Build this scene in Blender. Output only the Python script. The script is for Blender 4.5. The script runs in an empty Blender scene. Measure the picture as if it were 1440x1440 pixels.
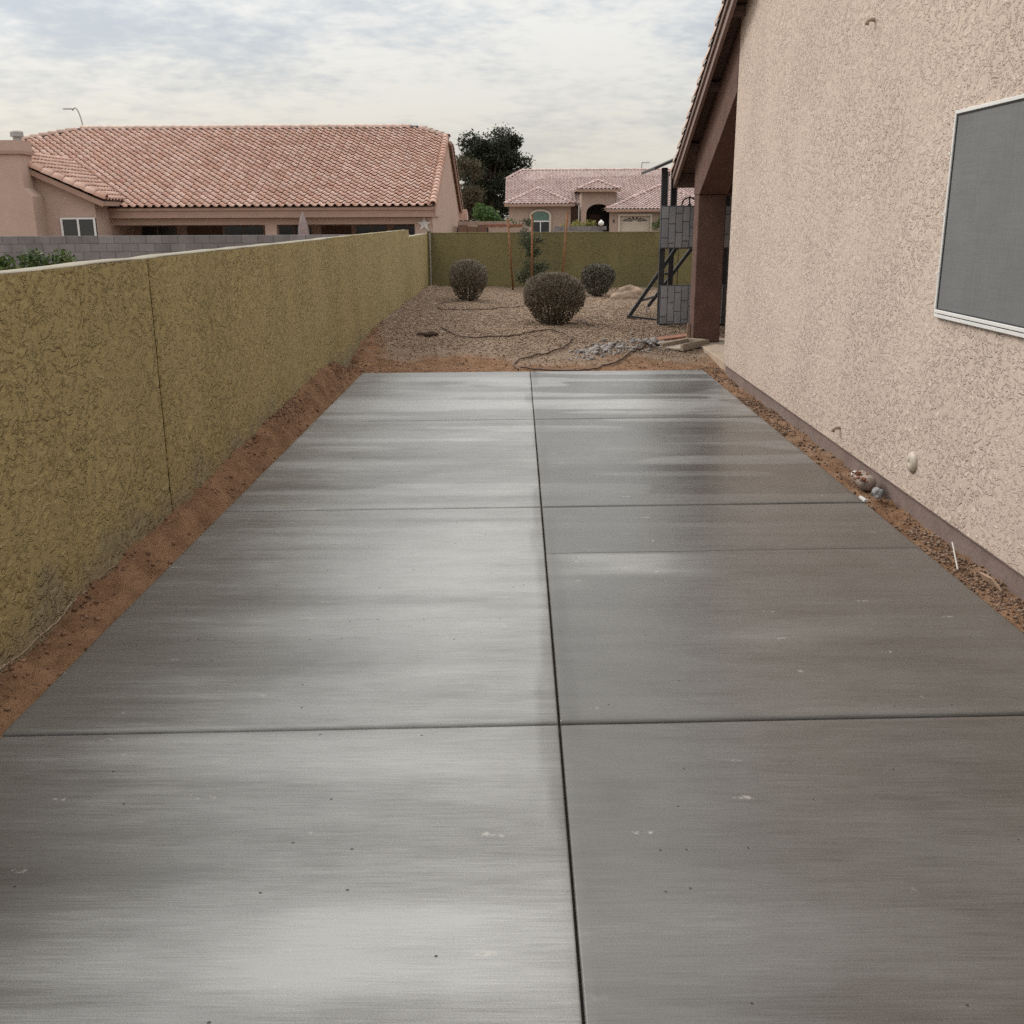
import bpy, bmesh, math, random
import numpy as np
from mathutils import Matrix, Vector

R = math.radians
random.seed(7)
rng = np.random.default_rng(11)
scene = bpy.context.scene
COL = scene.collection

# ---------------------------------------------------------------- camera
EYE = 1.6
def make_camera():
    pitch, yaw, roll = R(16.0016), R(-0.3832), R(-0.28)
    cp, sp = math.cos(pitch), math.sin(pitch)
    f = Vector((math.sin(yaw)*cp, math.cos(yaw)*cp, -sp))
    r = Vector((math.cos(yaw), -math.sin(yaw), 0.0))
    u = r.cross(f)
    r2 = r*math.cos(roll) + u*math.sin(roll)
    u2 = -r*math.sin(roll) + u*math.cos(roll)
    m = Matrix(((r2.x, u2.x, -f.x, 0), (r2.y, u2.y, -f.y, 0), (r2.z, u2.z, -f.z, EYE), (0, 0, 0, 1)))
    cd = bpy.data.cameras.new('camera')
    cd.sensor_width = 36.0
    cd.lens = 36.0
    cd.clip_start = 0.05
    cd.clip_end = 6000
    co = bpy.data.objects.new('camera', cd)
    co.matrix_world = m
    COL.objects.link(co)
    scene.camera = co
make_camera()

# ---------------------------------------------------------------- sun, sky, exposure
SUN_EL, SUN_AZ = R(36), R(-52)          # azimuth from +Y, negative is to the left
SUN_DIR = Vector((math.sin(SUN_AZ)*math.cos(SUN_EL), math.cos(SUN_AZ)*math.cos(SUN_EL), math.sin(SUN_EL)))
SKY_H = 4.35                              # cloud radiance at the horizon (times the background strength)
EXPOSURE = 0.50

def nd(nt, typ, **kw):
    n = nt.nodes.new(typ)
    for k, v in kw.items():
        if k.startswith('i_'):
            n.inputs[k[2:].replace('_', ' ')].default_value = v
        else:
            setattr(n, k, v)
    return n

def math_node(nt, op, a, b=None, c=None, clamp=False):
    n = nt.nodes.new('ShaderNodeMath')
    n.operation = op
    n.use_clamp = clamp
    for i, v in enumerate((a, b, c)):
        if v is None:
            continue
        if isinstance(v, (int, float)):
            n.inputs[i].default_value = v
        else:
            nt.links.new(v, n.inputs[i])
    return n.outputs[0]

def map_range(nt, v, a, b, c=0.0, d=1.0, smooth=True):
    n = nt.nodes.new('ShaderNodeMapRange')
    n.interpolation_type = 'SMOOTHSTEP' if smooth else 'LINEAR'
    nt.links.new(v, n.inputs[0])
    for i, x in zip((1, 2, 3, 4), (a, b, c, d)):
        n.inputs[i].default_value = x
    return n.outputs[0]

def mix_col(nt, fac, a, b, blend='MIX'):
    n = nt.nodes.new('ShaderNodeMix')
    n.data_type = 'RGBA'
    n.blend_type = blend
    for s, v in ((0, fac), (6, a), (7, b)):
        if isinstance(v, (int, float)):
            n.inputs[s].default_value = v
        elif isinstance(v, tuple):
            n.inputs[s].default_value = v if len(v) == 4 else (*v, 1)
        else:
            nt.links.new(v, n.inputs[s])
    return n.outputs[2]

def noise(nt, vec, scale, detail=2.0, rough=0.5, dist=0.0, dim='3D'):
    n = nt.nodes.new('ShaderNodeTexNoise')
    n.noise_dimensions = dim
    n.inputs['Scale'].default_value = scale
    n.inputs['Detail'].default_value = detail
    n.inputs['Roughness'].default_value = rough
    n.inputs['Distortion'].default_value = dist
    if vec is not None:
        nt.links.new(vec, n.inputs['Vector'])
    return n.outputs['Fac']

def mapping(nt, vec, scale=(1, 1, 1), loc=(0, 0, 0), rot=(0, 0, 0)):
    n = nt.nodes.new('ShaderNodeMapping')
    n.inputs['Scale'].default_value = scale
    n.inputs['Location'].default_value = loc
    n.inputs['Rotation'].default_value = rot
    nt.links.new(vec, n.inputs['Vector'])
    return n.outputs[0]

def make_world():
    w = bpy.data.worlds.new('World')
    scene.world = w
    w.use_nodes = True
    nt = w.node_tree
    nt.nodes.clear()
    out = nt.nodes.new('ShaderNodeOutputWorld')
    bg = nt.nodes.new('ShaderNodeBackground')
    bg.inputs['Strength'].default_value = 0.1
    nt.links.new(bg.outputs[0], out.inputs[0])
    sky = nt.nodes.new('ShaderNodeTexSky')
    sky.sky_type = 'NISHITA'
    sky.sun_disc = False
    sky.sun_elevation = SUN_EL
    sky.sun_rotation = SUN_AZ
    sky.air_density = 1.0
    sky.dust_density = 1.5
    tc = nt.nodes.new('ShaderNodeTexCoord')
    d = tc.outputs['Generated']
    sep = nt.nodes.new('ShaderNodeSeparateXYZ')
    nt.links.new(d, sep.inputs[0])
    z = math_node(nt, 'MAXIMUM', sep.outputs[2], 0.0)
    zz = math_node(nt, 'ADD', z, 0.16)
    u = math_node(nt, 'DIVIDE', sep.outputs[0], zz)
    v = math_node(nt, 'DIVIDE', sep.outputs[1], zz)
    cmb = nt.nodes.new('ShaderNodeCombineXYZ')
    nt.links.new(u, cmb.inputs[0])
    nt.links.new(v, cmb.inputs[1])
    p = cmb.outputs[0]
    big = noise(nt, mapping(nt, p, (0.8, 1.0, 1), (3.1, 0.4, 0)), 1.1, 1.0, 0.5, 0.0)
    mid = noise(nt, mapping(nt, p, (1.0, 1.0, 1), (1.7, 2.2, 0), (0, 0, R(18))), 2.7, 3.0, 0.58, 0.0)
    fine = noise(nt, mapping(nt, p, (1.0, 1.0, 1), (4.7, 8.2, 0), (0, 0, R(-14))), 13.0, 3.0, 0.62, 0.0)
    c = math_node(nt, 'ADD', math_node(nt, 'MULTIPLY', big, 0.36), math_node(nt, 'MULTIPLY', mid, 0.40))
    c = math_node(nt, 'ADD', c, math_node(nt, 'MULTIPLY', fine, 0.24))
    cov = map_range(nt, c, 0.37, 0.59)
    # thin grey cloud to bright cloud
    grey = (0.665, 0.72, 0.775, 1)
    white = (1.06, 1.045, 0.995, 1)
    cloud = mix_col(nt, cov, grey, white)
    # warm low band where the sun is
    dot = nt.nodes.new('ShaderNodeVectorMath')
    dot.operation = 'DOT_PRODUCT'
    nt.links.new(d, dot.inputs[0])
    flat = Vector((SUN_DIR.x, SUN_DIR.y, 0)).normalized()
    dot.inputs[1].default_value = flat
    side = map_range(nt, dot.outputs['Value'], 0.1, 1.0)
    low = map_range(nt, z, 0.02, 0.17, 1.0, 0.0)
    warm = math_node(nt, 'MULTIPLY', math_node(nt, 'ADD', 0.35, math_node(nt, 'MULTIPLY', side, 0.4)), low)
    cloud = mix_col(nt, warm, cloud, (1.09, 0.985, 0.81, 1))
    # veiled sun: broad glow round its direction, overcast sky brighter towards the zenith
    dot2 = nt.nodes.new('ShaderNodeVectorMath')
    dot2.operation = 'DOT_PRODUCT'
    nt.links.new(d, dot2.inputs[0])
    dot2.inputs[1].default_value = SUN_DIR
    glow = math_node(nt, 'POWER', math_node(nt, 'MAXIMUM', dot2.outputs['Value'], 0.0), 7.0)
    grad = math_node(nt, 'ADD', 1.0, math_node(nt, 'MULTIPLY', z, 2.1))
    lum = math_node(nt, 'MULTIPLY', math_node(nt, 'ADD', grad, math_node(nt, 'MULTIPLY', glow, 0.55)), SKY_H)
    vm = nt.nodes.new('ShaderNodeVectorMath')
    vm.operation = 'SCALE'
    nt.links.new(cloud, vm.inputs[0])
    nt.links.new(lum, vm.inputs['Scale'])
    fin = mix_col(nt, 0.95, sky.outputs[0], vm.outputs[0])
    nt.links.new(fin, bg.inputs['Color'])
make_world()
scene.world.cycles.sampling_method = 'NONE'      # even, overcast sky: no importance map needed
scene.cycles.max_bounces = 5
scene.cycles.diffuse_bounces = 2
scene.cycles.use_adaptive_sampling = True
scene.cycles.adaptive_threshold = 0.015
scene.cycles.use_denoising = False
scene.cycles.sample_clamp_indirect = 3.0
scene.cycles.sample_clamp_direct = 6.0
scene.cycles.caustics_reflective = False
scene.cycles.caustics_refractive = False

sd = bpy.data.lights.new('sun', 'SUN')
sd.energy = 1.5
sd.angle = R(22)
sd.color = (1.0, 0.95, 0.87)
so = bpy.data.objects.new('sun', sd)
so.rotation_euler = SUN_DIR.to_track_quat('Z', 'Y').to_euler()
so.location = (-20, 30, 30)
COL.objects.link(so)
scene.view_settings.view_transform = 'Standard'
scene.view_settings.look = 'None'
scene.view_settings.gamma = 1.0
scene.view_settings.use_curve_mapping = False
scene.view_settings.exposure = EXPOSURE

# ---------------------------------------------------------------- numpy noise
_T = rng.random((256, 256))
def vnoise(x, y, seed=0):
    x = np.asarray(x, float) + seed*17.31
    y = np.asarray(y, float) + seed*9.77
    xi = np.floor(x).astype(int)
    yi = np.floor(y).astype(int)
    fx = x - xi
    fy = y - yi
    fx = fx*fx*(3 - 2*fx)
    fy = fy*fy*(3 - 2*fy)
    a = _T[xi & 255, yi & 255]
    b = _T[(xi+1) & 255, yi & 255]
    c = _T[xi & 255, (yi+1) & 255]
    e = _T[(xi+1) & 255, (yi+1) & 255]
    return (a*(1-fx) + b*fx)*(1-fy) + (c*(1-fx) + e*fx)*fy
def fbm(x, y, octv=4, seed=0, gain=0.5):
    s = 0.0
    a = 1.0
    t = 0.0
    for o in range(octv):
        s = s + a*vnoise(x*2**o, y*2**o, seed + o*3)
        t += a
        a *= gain
    return s/t
def sstep(a, b, x):
    t = np.clip((x - a)/(b - a), 0, 1)
    return t*t*(3 - 2*t)

def tears(u, v, depth, scale, seed):
    """short ragged tears left by the trowel, as inward depth"""
    wu = u + 0.05*(fbm(u*4, v*4, 2, seed + 30) - 0.5)*2
    wv = v + 0.05*(fbm(u*4 + 9, v*4, 2, seed + 40) - 0.5)*2
    n = fbm(wu*scale*0.8, wv*scale*1.25, 3, seed, 0.55)
    t = np.exp(-((n - 0.5)/0.040)**2)
    m = sstep(0.47, 0.60, fbm(wu*scale*0.38, wv*scale*0.38, 2, seed + 7))
    plate = sstep(0.40, 0.52, fbm(wu*scale*1.4, wv*scale*1.4, 2, seed + 13))
    return depth*(t*m + 0.05*(1 - plate))

# ---------------------------------------------------------------- object helpers
def link(o, parent=None):
    COL.objects.link(o)
    if parent is not None:
        o.parent = parent
    return o

def tag(o, label=None, cat=None, group=None, kind=None):
    if label: o['label'] = label
    if cat: o['category'] = cat
    if group: o['group'] = group
    if kind: o['kind'] = kind
    return o

def thing(name, label, cat, loc=(0, 0, 0), rz=0.0, group=None):
    o = bpy.data.objects.new(name, None)
    o.empty_display_size = 0.1
    o.location = loc
    o.rotation_euler = (0, 0, rz)
    link(o)
    return tag(o, label, cat, group)

def arr_mesh(name, V, F, smooth=False):
    """V (n,3) array, F list of face index arrays, each (m,k)"""
    me = bpy.data.meshes.new(name)
    V = np.ascontiguousarray(V, dtype=np.float32)
    if not isinstance(F, list):
        F = [F]
    F = [np.asarray(f, dtype=np.int32) for f in F if len(f)]
    loops = np.concatenate([f.ravel() for f in F])
    tot = np.concatenate([np.full(len(f), f.shape[1], np.int32) for f in F])
    start = np.concatenate([[0], np.cumsum(tot)[:-1]]).astype(np.int32)
    me.vertices.add(len(V))
    me.vertices.foreach_set('co', V.ravel())
    me.loops.add(len(loops))
    me.loops.foreach_set('vertex_index', loops)
    me.polygons.add(len(tot))
    me.polygons.foreach_set('loop_start', start)
    me.polygons.foreach_set('loop_total', tot)
    if smooth:
        me.polygons.foreach_set('use_smooth', np.ones(len(tot), bool))
    me.update(calc_edges=True)
    me.validate()
    return me

def mobj(name, me, mat=None, parent=None, loc=None):
    o = bpy.data.objects.new(name, me)
    if mat is not None and len(me.materials) == 0:
        me.materials.append(mat)
    if loc is not None:
        o.location = loc
    return link(o, parent)

class MB:
    """collects shapes into one mesh"""
    def __init__(self):
        self.v = []
        self.f = []
    def add(self, vs, fs):
        n = len(self.v)
        self.v += [tuple(p) for p in vs]
        self.f += [tuple(n + i for i in q) for q in fs]
        return self
    def box(self, x0, x1, y0, y1, z0, z1, mat=None):
        vs = [(x0, y0, z0), (x1, y0, z0), (x1, y1, z0), (x0, y1, z0), (x0, y0, z1), (x1, y0, z1), (x1, y1, z1), (x0, y1, z1)]
        if mat is not None:
            vs = [mat @ Vector(p) for p in vs]
        return self.add(vs, [(0, 3, 2, 1), (4, 5, 6, 7), (0, 1, 5, 4), (1, 2, 6, 5), (2, 3, 7, 6), (3, 0, 4, 7)])
    def prism(self, pts, axis, a, b):
        """pts polygon in the two other axes, extruded along axis from a to b"""
        n = len(pts)
        def mk(p, t):
            if axis == 'x': return (t, p[0], p[1])
            if axis == 'y': return (p[0], t, p[1])
            return (p[0], p[1], t)
        vs = [mk(p, a) for p in pts] + [mk(p, b) for p in pts]
        fs = [tuple(range(n))[::-1], tuple(range(n, 2*n))]
        fs += [(i, (i+1) % n, n + (i+1) % n, n + i) for i in range(n)]
        return self.add(vs, fs)
    def bar(self, p, q, w, h=None, up=(0, 0, 1)):
        p, q = Vector(p), Vector(q)
        d = (q - p).normalized()
        s = d.cross(Vector(up))
        if s.length < 1e-4:
            s = d.cross(Vector((1, 0, 0)))
        s.normalize()
        t = s.cross(d)
        h = h or w
        vs = []
        for c in (p, q):
            for a, b in ((-1, -1), (1, -1), (1, 1), (-1, 1)):
                vs.append(c + s*a*w/2 + t*b*h/2)
        return self.add(vs, [(0, 3, 2, 1), (4, 5, 6, 7), (0, 1, 5, 4), (1, 2, 6, 5), (2, 3, 7, 6), (3, 0, 4, 7)])
    def tube(self, pts, rad, seg=8, caps=True):
        pts = [Vector(p) for p in pts]
        rads = rad if isinstance(rad, (list, tuple)) else [rad]*len(pts)
        n0 = len(self.v)
        prev = None
        for i, p in enumerate(pts):
            d = (pts[min(i+1, len(pts)-1)] - pts[max(i-1, 0)]).normalized()
            if prev is None:
                a = d.cross(Vector((0, 0, 1)))
                if a.length < 1e-3:
                    a = d.cross(Vector((1, 0, 0)))
            else:
                a = prev - d*prev.dot(d)
            a.normalize()
            prev = a
            b = d.cross(a)
            for k in range(seg):
                t = 2*math.pi*k/seg
                self.v.append(tuple(p + (a*math.cos(t) + b*math.sin(t))*rads[i]))
        for i in range(len(pts)-1):
            for k in range(seg):
                k2 = (k+1) % seg
                self.f.append((n0+i*seg+k, n0+i*seg+k2, n0+(i+1)*seg+k2, n0+(i+1)*seg+k))
        if caps:
            self.f.append(tuple(n0 + k for k in range(seg))[::-1])
            self.f.append(tuple(n0 + (len(pts)-1)*seg + k for k in range(seg)))
        return self
    def lathe(self, prof, seg=16, mat=None):
        n0 = len(self.v)
        for r, z in prof:
            for k in range(seg):
                t = 2*math.pi*k/seg
                p = Vector((r*math.cos(t), r*math.sin(t), z))
                self.v.append(tuple(mat @ p if mat is not None else p))
        for i in range(len(prof)-1):
            for k in range(seg):
                k2 = (k+1) % seg
                self.f.append((n0+i*seg+k, n0+i*seg+k2, n0+(i+1)*seg+k2, n0+(i+1)*seg+k))
        self.f.append(tuple(n0 + k for k in range(seg))[::-1])
        self.f.append(tuple(n0 + (len(prof)-1)*seg + k for k in range(seg)))
        return self
    def mesh(self, name, smooth=False, bevel=0.0, bevel_seg=1):
        me = bpy.data.meshes.new(name)
        me.from_pydata(self.v, [], self.f)
        if bevel:
            bm = bmesh.new()
            bm.from_mesh(me)
            bmesh.ops.bevel(bm, geom=list(bm.edges), offset=bevel, segments=bevel_seg, affect='EDGES', clamp_overlap=True)
            bm.to_mesh(me)
            bm.free()
        bm = bmesh.new()
        bm.from_mesh(me)
        bmesh.ops.recalc_face_normals(bm, faces=bm.faces)
        bm.to_mesh(me)
        bm.free()
        if smooth:
            for p in me.polygons:
                p.use_smooth = True
        me.update()
        return me
    def build(self, name, mat, parent=None, smooth=False, bevel=0.0):
        return mobj(name, self.mesh(name, smooth, bevel), mat, parent)

# ---------------------------------------------------------------- materials
def new_mat(name):
    m = bpy.data.materials.new(name)
    m.use_nodes = True
    nt = m.node_tree
    b = nt.nodes['Principled BSDF']
    return m, nt, b

def obj_coord(nt):
    return nt.nodes.new('ShaderNodeTexCoord').outputs['Object']

def pos_coord(nt):
    return nt.nodes.new('ShaderNodeNewGeometry').outputs['Position']

def plain(name, col, rough=0.8, var=0.12, scale=6.0, bump=0.0, bscale=60.0, metal=0.0, spec=0.35):
    """colour with soft blotches, speckle and fine relief"""
    m, nt, b = new_mat(name)
    p = pos_coord(nt)
    n1 = noise(nt, p, scale, 4.0, 0.6)
    n2 = noise(nt, p, scale*9, 3.0, 0.6)
    f = math_node(nt, 'ADD', math_node(nt, 'MULTIPLY', n1, 0.65), math_node(nt, 'MULTIPLY', n2, 0.35))
    f = map_range(nt, f, 0.3, 0.7)
    lo = tuple(c*(1 - var) for c in col)
    hi = tuple(min(1, c*(1 + var)) for c in col)
    nt.links.new(mix_col(nt, f, lo, hi), b.inputs['Base Color'])
    b.inputs['Roughness'].default_value = rough
    b.inputs['Metallic'].default_value = metal
    b.inputs['Specular IOR Level'].default_value = spec
    if bump:
        bp = nt.nodes.new('ShaderNodeBump')
        bp.inputs['Distance'].default_value = bump
        bp.inputs['Strength'].default_value = 1.0
        nt.links.new(noise(nt, p, bscale, 4.0, 0.6), bp.inputs['Height'])
        nt.links.new(bp.outputs[0], b.inputs['Normal'])
    return m

def stucco(name, col, amp, scale, stain=0.1, base_dirt=None, low_z=None):
    """rough sprayed and trowelled render: ragged pits between smoother plates (the large tears are in the mesh)"""
    m, nt, b = new_mat(name)
    gp = pos_coord(nt)
    sx = nt.nodes.new('ShaderNodeSeparateXYZ')
    nt.links.new(gp, sx.inputs[0])
    cb = nt.nodes.new('ShaderNodeCombineXYZ')          # flat coordinates in the wall's own plane
    nt.links.new(math_node(nt, 'ADD', sx.outputs[0], sx.outputs[1]), cb.inputs[0])
    nt.links.new(sx.outputs[2], cb.inputs[1])
    p = cb.outputs[0]
    # ragged curved tears, gathered in patches; smoother plates between them; fine sand grain
    wq = nt.nodes.new('ShaderNodeTexNoise')
    wq.noise_dimensions = '2D'
    wq.inputs['Scale'].default_value = scale*0.22
    wq.inputs['Detail'].default_value = 1.0
    nt.links.new(p, wq.inputs['Vector'])
    va = nt.nodes.new('ShaderNodeVectorMath')
    va.operation = 'MULTIPLY_ADD'
    nt.links.new(wq.outputs['Color'], va.inputs[0])
    va.inputs[1].default_value = (2.2/scale, 2.2/scale, 0)
    nt.links.new(p, va.inputs[2])
    q = va.outputs[0]
    n1 = noise(nt, mapping(nt, q, (0.75, 1.3, 1)), scale, 2.0, 0.6, 0.0, dim='2D')
    tear = map_range(nt, math_node(nt, 'ABSOLUTE', math_node(nt, 'SUBTRACT', n1, 0.5)), 0.0, 0.06, 1.0, 0.0)
    mask = map_range(nt, noise(nt, q, scale*0.6, 1.0, 0.5, dim='2D'), 0.38, 0.54)
    rough_mask = map_range(nt, noise(nt, p, 1.7, 1.0, 0.5, dim='2D'), 0.3, 0.65, 0.5, 1.0)
    fine = noise(nt, p, scale*4.0, 1.0, 0.5, dim='2D')
    flake = map_range(nt, n1, 0.455, 0.545)
    h = math_node(nt, 'SUBTRACT', math_node(nt, 'MULTIPLY', flake, 0.75), math_node(nt, 'MULTIPLY', tear, 0.55))
    h = math_node(nt, 'MULTIPLY', math_node(nt, 'MULTIPLY', h, mask), rough_mask)
    h = math_node(nt, 'ADD', h, math_node(nt, 'MULTIPLY', n1, 0.35))
    h = math_node(nt, 'ADD', h, math_node(nt, 'MULTIPLY', fine, 0.10))
    bp = nt.nodes.new('ShaderNodeBump')
    bp.inputs['Distance'].default_value = amp
    bp.inputs['Strength'].default_value = 1.0
    nt.links.new(h, bp.inputs['Height'])
    nt.links.new(bp.outputs[0], b.inputs['Normal'])
    st = noise(nt, mapping(nt, p, (1.0, 0.35, 1.0)), 1.3, 3.0, 0.6, dim='2D')
    f = map_range(nt, st, 0.30, 0.65)
    c = mix_col(nt, f, tuple(q*(1 - stain) for q in col), col)
    if base_dirt is not None:
        hh = math_node(nt, 'ADD', sx.outputs[2], math_node(nt, 'MULTIPLY', noise(nt, p, 2.6, 3.0, 0.6, dim='2D'), -0.55))
        f2 = map_range(nt, hh, low_z - 0.10, low_z + 0.16, 0.6, 0.0)
        c = mix_col(nt, f2, c, base_dirt)
    nt.links.new(c, b.inputs['Base Color'])
    b.inputs['Roughness'].default_value = 0.92
    b.inputs['Specular IOR Level'].default_value = 0.2
    return m

def island_mat(name, cols, rough=0.85, trans=0.0, noise_var=0.0, spec=0.3):
    """each loose piece its own colour out of a ramp"""
    m, nt, b = new_mat(name)
    g = nt.nodes.new('ShaderNodeNewGeometry')
    oi = nt.nodes.new('ShaderNodeObjectInfo')
    f = math_node(nt, 'FRACT', math_node(nt, 'ADD', g.outputs['Random Per Island'], math_node(nt, 'MULTIPLY', oi.outputs['Random'], 7.31)))
    rp = nt.nodes.new('ShaderNodeValToRGB')
    el = rp.color_ramp.elements
    while len(el) < len(cols):
        el.new(0.5)
    for i, c in enumerate(cols):
        el[i].position = i/(len(cols)-1)
        el[i].color = (*c, 1)
    nt.links.new(f, rp.inputs[0])
    c = rp.outputs[0]
    if noise_var:
        n = map_range(nt, noise(nt, g.outputs['Position'], 2.3, 4.0, 0.6), 0.3, 0.7, 1 - noise_var, 1 + noise_var)
        n2 = map_range(nt, noise(nt, g.outputs['Position'], 40, 3.0, 0.6), 0.3, 0.7, 1 - noise_var*0.6, 1 + noise_var*0.6)
        vm = nt.nodes.new('ShaderNodeVectorMath')
        vm.operation = 'SCALE'
        nt.links.new(c, vm.inputs[0])
        nt.links.new(math_node(nt, 'MULTIPLY', n, n2), vm.inputs['Scale'])
        c = vm.outputs[0]
    nt.links.new(c, b.inputs['Base Color'])
    b.inputs['Roughness'].default_value = rough
    b.inputs['Specular IOR Level'].default_value = spec
    if trans:
        b.inputs['Transmission Weight'].default_value = 0.0
        tr = nt.nodes.new('ShaderNodeBsdfTranslucent')
        nt.links.new(c, tr.inputs[0])
        mx = nt.nodes.new('ShaderNodeMixShader')
        mx.inputs[0].default_value = trans
        nt.links.new(b.outputs[0], mx.inputs[1])
        nt.links.new(tr.outputs[0], mx.inputs[2])
        nt.links.new(mx.outputs[0], nt.nodes['Material Output'].inputs[0])
    return m

def concrete_mat():
    m, nt, b = new_mat('broomed_concrete')
    p = pos_coord(nt)
    at = nt.nodes.new('ShaderNodeAttribute')
    at.attribute_name = 'dry'
    dry = at.outputs['Fac']
    # streaks pulled across the slab by the broom
    s1 = noise(nt, mapping(nt, p, (1.2, 7.0, 1)), 1.0, 4.0, 0.6, 0.2, dim='2D')
    s2 = noise(nt, mapping(nt, p, (2.6, 48.0, 1)), 1.0, 3.0, 0.6, 0.1, dim='2D')
    s3 = noise(nt, mapping(nt, p, (7.0, 230.0, 1)), 1.0, 2.0, 0.5, dim='2D')
    blot = noise(nt, mapping(nt, p, (1.0, 1.6, 1)), 2.3, 5.0, 0.65, dim='2D')
    grit = noise(nt, p, 240.0, 2.0, 0.6, dim='2D')
    d = math_node(nt, 'ADD', dry, math_node(nt, 'MULTIPLY', math_node(nt, 'SUBTRACT', s1, 0.5), 0.22))
    d = math_node(nt, 'ADD', d, math_node(nt, 'MULTIPLY', math_node(nt, 'SUBTRACT', s2, 0.5), 0.17))
    d = math_node(nt, 'ADD', d, math_node(nt, 'MULTIPLY', math_node(nt, 'SUBTRACT', s3, 0.5), 0.30))
    d = math_node(nt, 'ADD', d, math_node(nt, 'MULTIPLY', math_node(nt, 'SUBTRACT', blot, 0.5), 0.26))
    d = math_node(nt, 'ADD', d, math_node(nt, 'MULTIPLY', math_node(nt, 'SUBTRACT', grit, 0.5), 0.32), clamp=True)
    rp = nt.nodes.new('ShaderNodeValToRGB')
    el = rp.color_ramp.elements
    el.new(0.5)
    for e, (pos, c) in zip(el, ((0.0, (0.058, 0.053, 0.047)), (0.5, (0.140, 0.136, 0.130)), (1.0, (0.37, 0.372, 0.368)))):
        e.position = pos
        e.color = (*c, 1)
    nt.links.new(d, rp.inputs[0])
    c = rp.outputs[0]
    # pale scuffs of laitance and small dark pinholes
    vo = nt.nodes.new('ShaderNodeTexVoronoi')
    vo.voronoi_dimensions = '2D'
    vo.inputs['Scale'].default_value = 3.2
    vo.inputs['Randomness'].default_value = 1.0
    wv = nt.nodes.new('ShaderNodeVectorMath')
    wv.operation = 'MULTIPLY_ADD'
    wn = nt.nodes.new('ShaderNodeTexNoise')
    wn.noise_dimensions = '2D'
    wn.inputs['Scale'].default_value = 26
    wn.inputs['Detail'].default_value = 3
    nt.links.new(p, wn.inputs['Vector'])
    nt.links.new(wn.outputs['Color'], wv.inputs[0])
    wv.inputs[1].default_value = (0.10, 0.03, 0)
    nt.links.new(mapping(nt, p, (0.8, 1.3, 1)), wv.inputs[2])
    nt.links.new(wv.outputs[0], vo.inputs['Vector'])
    sc = map_range(nt, vo.outputs['Distance'], 0.012, 0.055, 1.0, 0.0)
    sel = nt.nodes.new('ShaderNodeSeparateColor')
    nt.links.new(vo.outputs['Color'], sel.inputs[0])
    sc = math_node(nt, 'MULTIPLY', sc, map_range(nt, sel.outputs[0], 0.5, 0.9, 0.0, 0.6))
    sc = math_node(nt, 'MULTIPLY', sc, map_range(nt, noise(nt, p, 60, 3.0, 0.7, dim='2D'), 0.35, 0.6))
    c = mix_col(nt, sc, c, (0.46, 0.44, 0.41))
    v2 = nt.nodes.new('ShaderNodeTexVoronoi')
    v2.voronoi_dimensions = '2D'
    v2.inputs['Scale'].default_value = 5.0
    nt.links.new(p, v2.inputs['Vector'])
    hole = map_range(nt, v2.outputs['Distance'], 0.012, 0.024, 1.0, 0.0)
    s5 = nt.nodes.new('ShaderNodeSeparateColor')
    nt.links.new(v2.outputs['Color'], s5.inputs[0])
    hole = math_node(nt, 'MULTIPLY', hole, math_node(nt, 'GREATER_THAN', s5.outputs[1], 0.72))
    c = mix_col(nt, hole, c, (0.03, 0.025, 0.02))
    nt.links.new(c, b.inputs['Base Color'])
    ro = map_range(nt, d, 0.0, 1.0, 0.26, 0.46, smooth=False)
    ro = math_node(nt, 'ADD', ro, math_node(nt, 'MULTIPLY', math_node(nt, 'SUBTRACT', s2, 0.5), 0.16))
    nt.links.new(ro, b.inputs['Roughness'])
    b.inputs['Specular IOR Level'].default_value = 0.6
    bh = math_node(nt, 'ADD', math_node(nt, 'MULTIPLY', s3, 0.5), math_node(nt, 'MULTIPLY', s2, 0.5))
    bh = math_node(nt, 'ADD', bh, math_node(nt, 'MULTIPLY', grit, 0.25))
    bh = math_node(nt, 'SUBTRACT', bh, math_node(nt, 'MULTIPLY', hole, 2.0))
    bp = nt.nodes.new('ShaderNodeBump')
    bp.inputs['Distance'].default_value = 0.0008
    bp.inputs['Strength'].default_value = 1.0
    nt.links.new(bh, bp.inputs['Height'])
    nt.links.new(bp.outputs[0], b.inputs['Normal'])
    return m

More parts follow.
